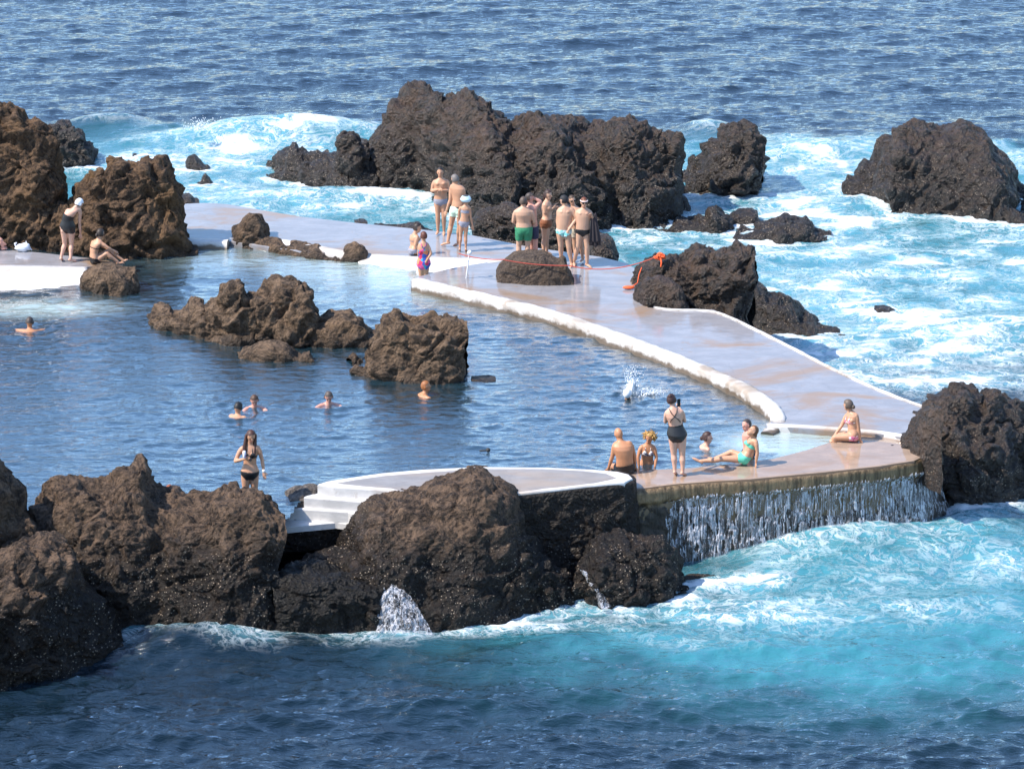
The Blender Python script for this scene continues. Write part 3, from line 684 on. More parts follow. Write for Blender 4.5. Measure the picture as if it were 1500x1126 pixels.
def wall_loft(name, px, z0, prof, mat, amp=.05, step=.035, parent=None, out=1):
    C = unp([p[0] for p in px], [p[1] for p in px], z0)[:, :2]
    C = smooth_path(C, 2)
    seg = np.r_[0, np.cumsum(np.linalg.norm(np.diff(C, axis=0), axis=1))]
    n = int(seg[-1] / step); s = np.linspace(0, seg[-1], n)
    C = np.stack([np.interp(s, seg, C[:, k]) for k in (0, 1)], 1)
    T = np.gradient(C, axis=0); T /= np.linalg.norm(T, axis=1)[:, None]; Nn = np.stack([T[:, 1], -T[:, 0]], 1) * out
    pr = np.array(prof, float); d = np.r_[0, np.cumsum(np.linalg.norm(np.diff(pr, axis=0), axis=1))]
    m = int(d[-1] / step); pr = np.stack([np.interp(np.linspace(0, d[-1], m), d, pr[:, k]) for k in (0, 1)], 1)
    V = np.stack([np.c_[C + Nn * o, np.full(n, z0 + zz)] for o, zz in pr])
    k = (billow(V.reshape(-1, 3) * 1.6 + 9, 4) * amp + billow(V.reshape(-1, 3) * 6 + 2, 3) * amp * .4).reshape(m, n)
    k *= np.clip((z0 - .1 - V[:, :, 2]) / .3, .08, 1)
    V[:, :, :2] += Nn[None] * k[..., None]
    return V, Nn, n, m
wp = [(880, 724), (905, 720.5), (929, 717.5), (993, 709.5), (1050, 705), (1100, 702), (1207, 692), (1290, 683), (1340, 675), (1352, 669.5), (1362, 658), (1364, 648)]
V, Nn, n, m = wall_loft('sea_wall', wp, .03, [(-.06, .0), (.02, -.02), (.05, -.08), (.055, -.26), (.0, -.34), (.02, -.8), (.09, -1.3), (.16, -1.9)], mWall)
uu_, vv_ = proj(V[0]); k_ = np.clip((uu_ - 1290) / 70, 0, 1) ** 2
V[:, :, 0] += (.36 * np.clip((-.1 - V[:, :, 2]) / 1.5, 0, 2)) * k_[None]
c0 = V.reshape(-1, 3).mean(0); c0[2] = -1.9
o = mesh_np('sea_wall', V.reshape(-1, 3) - c0, grid_faces(m, n)[:, ::-1], mWall, loc=tuple(c0))
tag(o, 'curved dark sea wall with an algae-brown lip, water pouring over it below the bathers', 'sea wall')
wp2 = [(640, 745), (690, 738), (760, 724), (800, 719), (860, 712), (915, 707), (929, 701), (921, 693), (900, 688.5)]
V2, N2, n2, m2 = wall_loft('x', wp2, .27, [(-.05, .0), (.045, -.005), (.075, -.03), (.09, -.3), (.14, -.8), (.22, -1.4), (.36, -2.2)], mWall, amp=.07)
c0 = V2.reshape(-1, 3).mean(0); c0[2] = -1.9
mWallD = mat_rock('dark_masonry', (.006, .004, .003), (.022, .014, .010), (.05, .028, .013), wet_z=-.4, wet_soft=.9, speck=.4, och=.4, rough=.6)
o = mesh_np('retaining_wall', V2.reshape(-1, 3) - c0, grid_faces(m2, n2)[:, ::-1], mWallD, loc=tuple(c0))
tag(o, 'dark wet masonry wall under the rounded end of the raised terrace', 'retaining wall')
# wall under the steps, with the black gap beneath
wp3 = [(395, 773), (424, 772.5), (470, 768), (500, 765), (560, 762)]
V3, N3, n3, m3 = wall_loft('x', wp3, -.36, [(-.05, -.02), (.0, -.04), (.0, -.5), (-.25, -.62), (-.6, -1.0), (-.6, -1.8)], mWall, amp=.05)
c0 = V3.reshape(-1, 3).mean(0); c0[2] = -1.9
o = mesh_np('retaining_wall', V3.reshape(-1, 3) - c0, grid_faces(m3, n3)[:, ::-1], mWallD, loc=tuple(c0))
tag(o, 'short dark wall under the lowest white step, above a black hollow', 'retaining wall')

# ------------------------------------------------------------------ falling water
mFall, nt_, b_ = new_mat('falling_water'); N_ = NT(nt_)
f_ = N_.noise(N_.mapv(N_.pos(), (17, 17, .8)), 2.6, 6, .72, .5)
N_.l(N_.mix(N_.rng(f_, .35, .65), (.50, .52, .60), (.80, .81, .86)), b_.inputs['Base Color'])
N_.l(N_.rng(N_.math('ADD', N_.math('MULTIPLY', f_, .6), N_.math('MULTIPLY', N_.noise(N_.mapv(N_.pos(), (5, 5, .7)), 1.6, 4, .6), .4)), .42, .62, .03, .85), b_.inputs['Alpha'])
b_.inputs['Roughness'].default_value = .25
N_.l(N_.bump(f_, .8, .03), b_.inputs['Normal'])
def fall_sheet(V, Nn, rsel, csel, dens, seedoff, off=.035, sc=(17, 17, 1.0)):
    """thick water strands standing off the wall: kept where the strand noise is high"""
    V = V[rsel][:, csel]; Nn = Nn[csel]; m, n = V.shape[:2]
    from_r = np.linspace(0, m - 1, m * 2 - 1); 
    def up(a, ax):
        i = np.linspace(0, a.shape[ax] - 1, a.shape[ax] * 4 - 3); lo = np.floor(i).astype(int); hi = np.minimum(lo + 1, a.shape[ax] - 1); f = i - lo
        sh = [1] * a.ndim; sh[ax] = -1; f = f.reshape(sh); return np.take(a, lo, ax) * (1 - f) + np.take(a, hi, ax) * f
    V = up(up(V, 0), 1); Nn = up(Nn, 0); m, n = V.shape[:2]
    q = V.reshape(-1, 3) * np.array(sc) + seedoff
    wob = perlin(V.reshape(-1, 3) * (3, 3, 4) + 70) * .8
    q[:, 0] += wob
    s = fbm(q, 3, .6).reshape(m, n); s += .4 * perlin(V.reshape(-1, 3) * (36, 36, 4) + seedoff).reshape(m, n)
    d = dens(V)
    keep = s > d
    thick = np.clip((s - d), 0, .4)
    W = V.copy(); W[:, :, :2] += Nn[None] * (off + thick * .05)[..., None]
    F = grid_faces(m, n); k = keep.reshape(-1)
    F = F[k[F].sum(1) >= 3]
    used = np.unique(F); mp = -np.ones(m * n, int); mp[used] = np.arange(len(used))
    return W.reshape(-1, 3)[used], mp[F][:, ::-1]
pu, pv = proj(V[0])
cs = np.where((pu > 972) & (np.arange(n) < n - 2))[0]; rs_ = np.arange(int(m * .12), m)
def dens_main(P):
    u, v = proj(P)
    zt = P[:, :, 2]
    d = .02 + .22 * np.clip((zt + .42) / .25, 0, 1) + .9 * np.clip((zt + .22) / .1, 0, 1)
    d += .30 * np.clip((1000 - u) / 30, 0, 1) + .16 * np.exp(-((u - 1150) / 22) ** 2) + .1 * np.exp(-((u - 1065) / 14) ** 2) + .3 * np.clip((u - 1350) / 20, 0, 1)
    return d - .30
wv, wf_ = fall_sheet(V, Nn, rs_, cs, dens_main, 3.3)
c0 = wv.mean(0); tag(mesh_np('waterfall', wv - c0, wf_, mFall, loc=tuple(c0)), 'wide curtain of white water strands falling over the sea wall', 'waterfall', kind='stuff')

def cascade(px, z_list, w_list, label, seedo, th=-.05, name='cascade'):
    """a lumpy stream: path through (px, py) at given depth points Y, widths"""
    Vv, Ff, n0 = [], [], 0
    P = np.array(px, float); Y = np.array(z_list); Wd = np.array(w_list)
    t = np.linspace(0, 1, 90); s = np.linspace(0, 1, len(P))
    c = unpY(np.interp(t, s, P[:, 0]), np.interp(t, s, P[:, 1]), np.interp(t, s, Y)); w = np.interp(t, s, Wd)
    k = np.linspace(-1, 1, 60)
    G = c[:, None, :] + np.zeros((1, 60, 3)); G[:, :, 0] += k[None] * w[:, None]
    G[:, :, 1] -= .16 * (1 - k[None] ** 2) * (w[:, None] / w.max())
    q = G.reshape(-1, 3)
    s1 = fbm(q * (9, 9, 2.2) + seedo, 3, .6); s2 = perlin(q * (20, 20, 7) + seedo)
    G[:, :, 1] -= ((s1 + .3 * s2) * .10).reshape(90, 60)
    keep = (s1 + .35 * s2 > th - .25 * (1 - np.abs(np.tile(k, 90)) ** 3) + .15)
    F = grid_faces(90, 60); F = F[keep[F].sum(1) >= 3]
    used = np.unique(F); mp = -np.ones(5400, int); mp[used] = np.arange(len(used))
    Vq = G.reshape(-1, 3)[used]; c0 = Vq.mean(0)
    return tag(mesh_np(name, Vq - c0, mp[F], mFall, loc=tuple(c0)), label, 'waterfall', kind='stuff')
def Yat(px, py, z=ZSEA): return float(unp(px, py, z)[1])
yb = Yat(580, 925)
cascade([(548, 843), (566, 850), (578, 872), (585, 895), (592, 928)], [yb + .45, yb + .30, yb + .1, yb - .05, yb - .2], [.10, .14, .28, .38, .52], 'white cascade gushing from a gap in the centre foreground rock', 5, th=-.75)
yb = Yat(880, 888)
cascade([(853, 832), (862, 845), (870, 856), (878, 868), (886, 887)], [yb + .25, yb + .1, yb, yb - .1, yb - .2], [.08, .06, .1, .06, .12], 'thin twisting trickle of white water on the rock at the foot of the wall', 9, th=-.6)
# ------------------------------------------------------------------ water surfaces
def ocean(Ng, L, wind, lam, steep, seed, lmin=.12, spread=2.0):
    """FFT wave tile: height and horizontal shift"""
    r = np.random.default_rng(seed)
    k1 = 2 * np.pi * np.fft.fftfreq(Ng, L / Ng); kx, ky = np.meshgrid(k1, k1, indexing='ij')
    k = np.hypot(kx, ky); k[0, 0] = 1
    kp = 2 * np.pi / lam
    S = np.exp(-1.25 * (kp / k) ** 2) / k ** 3.6 * np.exp(-(k * lmin / (2 * np.pi)) ** 2)
    cosd = (kx * wind[0] + ky * wind[1]) / k
    S *= (.02 + np.abs(cosd) ** spread) ; S[0, 0] = 0
    A = (r.normal(size=k.shape) + 1j * r.normal(size=k.shape)) * np.sqrt(S)
    h = np.fft.ifft2(A).real
    sx = np.fft.ifft2(1j * kx * A).real; sy = np.fft.ifft2(1j * ky * A).real
    g = steep / math.sqrt((sx ** 2 + sy ** 2).mean())
    dx = np.fft.ifft2(1j * kx / k * A).real; dy = np.fft.ifft2(1j * ky / k * A).real
    return h * g, dx * g, dy * g, L
def samp(a, L, x, y):
    n = a.shape[0]; u = (x / L % 1) * n; v = (y / L % 1) * n
    i = np.floor(u).astype(int) % n; j = np.floor(v).astype(int) % n; fu = u - np.floor(u); fv = v - np.floor(v)
    i2 = (i + 1) % n; j2 = (j + 1) % n
    return (a[i, j] * (1 - fu) * (1 - fv) + a[i2, j] * fu * (1 - fv) + a[i, j2] * (1 - fu) * fv + a[i2, j2] * fu * fv)
def spaced(a, b, d0, d1):
    o = [a]
    while o[-1] < b: o.append(o[-1] + d0 + (d1 - d0) * (o[-1] - a) / (b - a))
    return o
def add_attr(o, name, arr):
    at = o.data.attributes.new(name, 'FLOAT', 'POINT'); at.data.foreach_set('value', np.asarray(arr, np.float32).ravel())
def blob(X, Y, px, py, rx, ry, z=ZSEA, rot=0, p=2.0):
    c = unp(px, py, z); s = scale_at(py, z)
    ax = rx / s; ay = ry / s / (CAMH - z) * math.hypot(c[1], CAMH)
    dx, dy = X - c[0], Y - c[1]
    if rot: cr, sr = math.cos(rot), math.sin(rot); dx, dy = dx * cr + dy * sr, -dx * sr + dy * cr
    return np.exp(-((dx / ax) ** 2 + (dy / ay) ** 2) ** (p / 2))

# --- sea
fx = np.array(spaced(-25.5, 25.5, .055, .055)); far = 25.5 + np.cumsum(.07 * 1.28 ** np.arange(1, 42))
xs = np.concatenate([-far[::-1], fx, far]); xs[0] = -6000; xs[-1] = 6000
fy = np.array(spaced(46.5, 140, .06, .17)); yn = 46.5 - np.cumsum(.08 * 1.35 ** np.arange(1, 22)); yf = fy[-1] + np.cumsum(.2 * 1.3 ** np.arange(1, 40))
ys = np.concatenate([yn[::-1], fy, yf]); ys[-1] = 9000
X, Y = np.meshgrid(xs, ys); nr, nc = X.shape; X = X.ravel(); Y = Y.ravel()
fade = np.clip((40 - np.abs(X)) / 12, 0, 1) * np.clip((190 - Y) / 45, 0, 1) * np.clip((Y - 38) / 6, 0, 1)
big = ocean(1024, 61.0, (.22, -.97), 4.5, .14, 3, .3, 7.0); sm = ocean(1024, 23.0, (-.1, -.99), 1.2, .17, 4, .12, 5.0)
ti = ocean(1024, 9.7, (.3, -.95), .6, .15, 14, .07, 3.0); near = np.clip((78 - Y) / 20, .45, 1)
boost = 1 + .95 * np.clip((61 - Y) / 8, 0, 1)
hz = boost * (near * samp(ti[0], ti[3], X, Y) + samp(sm[0], sm[3], X * .97 + Y * .26, Y * .97 - X * .26)) + (.3 + .7 * boost) * samp(big[0], big[3], X, Y)
dX = .9 * samp(big[1], big[3], X, Y) + .8 * samp(sm[1], sm[3], X * .97 + Y * .26, Y * .97 - X * .26)
dY = .9 * samp(big[2], big[3], X, Y) + .8 * samp(sm[2], sm[3], X * .97 + Y * .26, Y * .97 - X * .26)
dX += .8 * near * samp(ti[1], ti[3], X, Y); dY += .8 * near * samp(ti[2], ti[3], X, Y)
P0 = np.stack([X * .35, Y * .35, X * 0], 1)
B = lambda *a, **k: blob(X, Y, *a, **k)
nzl = fbm(np.stack([X * .16, Y * .22, X * 0 + 3], 1), 4); nzm = fbm(np.stack([X * .7, Y * .9, X * 0 + 8], 1), 4)
# world-space zones: aerated turquoise water behind, right of, and in front of the reef
F = np.zeros_like(X); T = np.zeros_like(X)
for a, w in (((300, 250, 330, 80), 1), ((700, 300, 500, 110), 1), ((1300, 270, 420, 85), 1), ((1250, 400, 420, 150), 1.1), ((1420, 520, 330, 130), 1.2), ((1500, 300, 250, 120), 1), ((1250, 560, 300, 90), 1.2), ((1300, 460, 400, 120), 1)):
    T += w * B(*a, p=4)
Tn = np.zeros_like(X)
for a, w in (((1280, 825, 300, 90), .9), ((1500, 845, 260, 90), .85), ((1080, 925, 270, 58), .8), ((760, 932, 150, 16), .35), ((1220, 975, 400, 66), .7), ((320, 938, 90, 8), .2)):
    Tn += w * B(*a)
T = np.clip(T + .25 * nzl, 0, 1) * (B(750, 330, 3000, 170, p=10)) + 0
dd = unp(np.array([100, 400, 750, 1010, 1250, 1500]), np.array([177, 180, 190, 190, 197, 208]), ZSEA)
edgeY = np.interp(X, dd[:, 0], dd[:, 1])
T *= np.clip((edgeY + 1.8 * nzm - Y) / .8 + .5, 0, 1)
T = np.clip(T + np.clip(Tn * (1 + 1.1 * nzm) + .5 * nzl * (Tn > .05) * Tn, 0, 1), 0, 1)
for a, w in (((400, 212, 150, 26), .95), ((300, 235, 90, 20), .6), ((520, 190, 60, 12), .9), ((480, 300, 170, 22), .85), ((300, 285, 130, 22), .7), ((230, 245, 60, 14), .9), ((165, 245, 60, 14), .7), ((155, 184, 45, 5), .9), ((620, 298, 90, 10), .9), ((1200, 232, 120, 30), .95), ((1130, 300, 150, 40), .6), ((1040, 187, 40, 7), 1),
             ((1240, 320, 180, 30), .55), ((1350, 410, 330, 110), .42), ((1220, 400, 120, 60), .42), ((1290, 500, 260, 55), .62), ((1440, 490, 130, 22), 1.0), ((1330, 480, 120, 16), .75), ((1220, 540, 120, 26), .65), ((1350, 560, 120, 30), .6), ((1450, 560, 100, 25), .6), ((1480, 232, 60, 14), .8), ((1500, 330, 80, 14), .8), ((960, 345, 110, 22), .55), ((1160, 200, 90, 6), .6), ((1490, 390, 120, 20), .5),
             # near water
             ((1150, 805, 190, 22), .95), ((1260, 782, 120, 14), 1.0), ((1090, 850, 90, 16), .45), ((1060, 885, 100, 22), .85), ((1450, 760, 80, 22), .85), ((1320, 860, 160, 60), .42), ((1180, 900, 170, 28), .55), ((1450, 820, 120, 30), .55), ((940, 905, 120, 14), .8), ((1020, 935, 140, 24), .35), ((590, 932, 90, 7), 1.2), ((700, 918, 70, 6), .9), ((780, 912, 80, 8), .9), ((280, 932, 90, 9), 1.15), ((330, 945, 90, 9), .8), ((470, 945, 90, 4), .6), ((1400, 900, 130, 14), .35)):
    F += w * B(*a)
F = .68 * F * (.85 + 1.2 * nzm)
F += .5 * np.clip(T, 0, 1) * np.clip(.3 + nzm * 1.2, 0, .6) * np.clip((Y - 62) / 8, 0, 1)
# foam collars round the rocks
RP = np.array(FOAM_PTS); sel = np.where((np.abs(X) < 26) & (Y > 47) & (Y < 120))[0]
dmin = np.full(len(X), 9.0)
for s in range(0, len(sel), 20000):
    ix = sel[s:s + 20000]
    d = np.full(len(ix), 81.0)
    for q in range(0, len(RP), 60):
        d = np.minimum(d, ((X[ix, None] - RP[None, q:q + 60, 0]) ** 2 + (Y[ix, None] - RP[None, q:q + 60, 1]) ** 2).min(1))
    dmin[ix] = np.sqrt(d)
collar = np.exp(-(dmin / (.30 + .25 * np.clip(nzm + .5, 0, 1))) ** 2) * np.clip(.55 + .9 * T + .6 * nzm, 0, 1)
leftcalm = np.clip(1 - B(60, 985, 170, 60) * 1.2 - B(450, 940, 60, 10) * .5, 0, 1)
F = np.clip(F, 0, 1.15); F = np.clip(np.maximum(F, collar * .95) * leftcalm, 0, 1)
# breakers and surge
surge = .38 * B(1270, 800, 130, 34) + .25 * B(1150, 815, 120, 30) + .3 * B(1450, 780, 80, 40) + .35 * B(290, 945, 110, 16) + .12 * B(580, 940, 70, 14)
surge += .75 * B(420, 208, 180, 14) + .35 * B(480, 296, 170, 12) + .4 * B(1190, 225, 120, 12) + .35 * B(165, 186, 70, 8) + .45 * B(1450, 494, 120, 14) + .2 * B(1300, 300, 150, 10) + .3 * B(1040, 190, 45, 8)
rough = billow(np.stack([X * 1.3, Y * 1.5, X * 0], 1), 5, .6)
calm = np.clip((Y - 46) / 60, 0, 1) * .1 + .9
hz = (hz * calm * (1 - .35 * np.clip(F, 0, 1)) + surge + F * rough * .08 + .05 * F) * fade
Z = ZSEA + hz
V = np.stack([X + dX * fade * calm, Y + dY * fade * calm, Z], 1)
mSea = mat_water('sea_surface', (.004, .013, .022), (.040, .205, .255))
o = mesh_np('sea_water', V, grid_faces(nr, nc), mSea); tag(o, kind='structure')
add_attr(o, 'foam', F * (fade > 0)); add_attr(o, 'turquoise', T * fade)
del V, P0

# --- pool
pool_px = [(-80, 352), (60, 352), (110, 355), (250, 352), (330, 348), (420, 350), (480, 362), (560, 372), (640, 378), (700, 385), (680, 398), (650, 410), (700, 425), (760, 439), (810, 452), (860, 468), (900, 483), (950, 500), (1000, 519), (1060, 545), (1100, 565), (1140, 592), (1160, 612), (1250, 618), (1320, 628), (1340, 640), (1300, 655), (1230, 665), (1150, 682), (1060, 692), (950, 700), (880, 702), (800, 697), (700, 697), (560, 706), (500, 716), (440, 735), (424, 760), (400, 768), (300, 770), (180, 772), (100, 778), (30, 782), (-80, 785)]
PP = unp([p[0] for p in pool_px], [p[1] for p in pool_px], 0)[:, :2]
xs = np.arange(PP[:, 0].min(), PP[:, 0].max(), .045); ys = np.array(spaced(PP[:, 1].min(), PP[:, 1].max(), .05, .07))
X, Y = np.meshgrid(xs, ys); nr, nc = X.shape; X = X.ravel(); Y = Y.ravel()
ins = np.zeros(len(X), bool)
for i in range(len(PP)):
    a, b = PP[i - 1], PP[i]
    c = ((a[1] > Y) != (b[1] > Y)) & (X < (b[0] - a[0]) * (Y - a[1]) / (b[1] - a[1] + 1e-12) + a[0]); ins ^= c
w1 = ocean(1024, 29.0, (.2, -.98), 1.0, .15, 8, .12, 5.0); w2 = ocean(512, 11.0, (-.5, -.86), .5, .11, 9, .07, 3.0)
nzm = fbm(np.stack([X * .25, Y * .3, X * 0 + 5], 1), 3)
am = np.clip(.85 + .8 * nzm, .35, 1.5)
hz = samp(w1[0], w1[3], X, Y) + samp(w2[0], w2[3], X, Y)
dX = .7 * samp(w1[1], w1[3], X, Y); dY = .7 * samp(w1[2], w1[3], X, Y)
B = lambda *a, **k: blob(X, Y, *a, z=0., **k)
calm = 1 - .75 * np.clip(B(1200, 645, 110, 30) + B(480, 395, 140, 30), 0, 1)
ring = B(920, 578, 40, 14)
for (sx_, sy_) in ((43.5, 480), (349, 606), (372.5, 596), (481.5, 592), (624, 575), (1036, 651), (919, 583), (949, 683), (248, 728), (620, 403)):
    c_ = unp(sx_, sy_, 0.); r_ = np.hypot(X - c_[0], Y - c_[1]); hz = hz + .022 * np.sin(r_ * 19) * np.exp(-r_ / .55) * (r_ < 3)
hz = hz * am * calm + ring * .06 * billow(np.stack([X * 3, Y * 3, X * 0], 1), 3)
shal = np.clip(1.1 * B(1190, 645, 110, 26, p=3) + .55 * B(1100, 652, 60, 14) + .75 * B(500, 392, 110, 22, p=3) + .6 * B(330, 380, 80, 16) + .9 * B(50, 452, 120, 14, p=3) + .75 * B(590, 410, 60, 16) + .3 * B(560, 430, 140, 24), 0, 1) * np.clip(.9 + .5 * nzm, 0, 1)
foam = np.clip(1.1 * B(930, 572, 22, 7) + .6 * B(955, 572, 30, 5), 0, 1)
Fc = grid_faces(nr, nc); Fc = Fc[ins[Fc].all(1)]
used = np.unique(Fc); mp = -np.ones(len(X), int); mp[used] = np.arange(len(used)); Fc = mp[Fc]
V = np.stack([X + dX * am * calm, Y + dY * am * calm, hz], 1)[used]
mPool = mat_water('pool_surface', (.012, .034, .048), (.05, .3, .36), pool=True)
o = mesh_np('pool_water', V, Fc, mPool); tag(o, kind='structure')
add_attr(o, 'foam', foam[used]); add_attr(o, 'turquoise', (shal * 0)[used]); add_attr(o, 'shallow', shal[used])
# pool bed and the natural rim under the water, so nothing floats
prism('pool_bed', pool_px, -.55, -2.2, mR_pool); tag(bpy.data.objects['pool_bed'], kind='structure')

# --- spray
mSpray = plain('spray_white', (.85, .88, .9), .4, noise_amt=.02)
def spray(name, label, px, py, z, w, h, n, r0, seed, cat='splash', kind='stuff', core=True):
    rr = np.random.default_rng(seed); c = unp(px, py, z); a = Acc()
    for i in range(n):
        t = rr.random() ** 1.4; x = rr.normal() * w * (.35 + .5 * t); y = rr.normal() * w * .3; zz = t * h
        rad = r0 * (.35 + rr.random() * .8) * (1 - .45 * t)
        v, f = ell_geo((x, y, zz), (rad, 0, 0), (0, rad, 0), (0, 0, rad * (1 + rr.random())), 5, 4); a.add(v, f)
    if core:
        for i in range(26):
            t = rr.random(); x = rr.normal() * w * .28; zz = t * h * .5
            pts = [(x, 0, -.05), (x * 1.2 + rr.normal() * .02, rr.normal() * .03, zz * .6), (x * 1.5 + rr.normal() * .05, rr.normal() * .03, zz + .03)]
            v, f = tube_geo(pts, [.05, .035, .012], 6); a.add(v, f)
    return tag(a.build(name, mSpray, loc=tuple(c)), label, cat, kind=kind)
spray('splash', 'tall white splash kicked up behind the swimmer in the white cap', 926, 577, 0, .13, .62, 420, .014, 1)
spray('splash', 'low white wake beside the swimmer in the white cap', 948, 576, 0, .3, .07, 220, .016, 2, core=False)
for (px, py, w, h, n, lab) in ((292, 190, .35, .35, 160, 'spray thrown from the crest of the left breaking wave'),):
    spray('spray', lab, px, py, ZSEA + .7, w, h, n, .02, px, core=False)
# ------------------------------------------------------------------ people
MATC = {}
def cmat(key, col, rough=.7, **k):
    if key not in MATC: MATC[key] = plain(key, col, rough, **k)
    return MATC[key]
def skin(key, col):
    if key not in MATC: MATC[key] = plain(key, col, .48, .5, sss=.12, noise_amt=.10, nscale=9)
    return MATC[key]
SK = {'fair': (.62, .36, .26), 'mid': (.56, .33, .22), 'tan': (.53, .285, .175), 'deep': (.49, .225, .115), 'pink': (.60, .30, .23)}
def v3(a): return np.asarray(a, float)
def nrm(a): a = v3(a); return a / (np.linalg.norm(a) + 1e-9)

def voxel(acc, name, mat, parent, vox=.010, smooth=3):
    me = bpy.data.meshes.new('tmp'); me.from_pydata([tuple(v) for v in np.concatenate(acc.v)], [], acc.f)
    o = bpy.data.objects.new('tmp', me); COL.objects.link(o)
    m = o.modifiers.new('r', 'REMESH'); m.mode = 'VOXEL'; m.voxel_size = vox; m.use_smooth_shade = True
    s = o.modifiers.new('s', 'SMOOTH'); s.factor = .5; s.iterations = smooth
    dg = bpy.context.evaluated_depsgraph_get(); ev = o.evaluated_get(dg)
    me2 = bpy.data.meshes.new_from_object(ev); bpy.data.objects.remove(o); bpy.data.meshes.remove(me)
    me2.name = name; me2.materials.clear(); me2.materials.append(mat)
    ob = bpy.data.objects.new(name, me2); COL.objects.link(ob); ob.parent = parent
    return ob

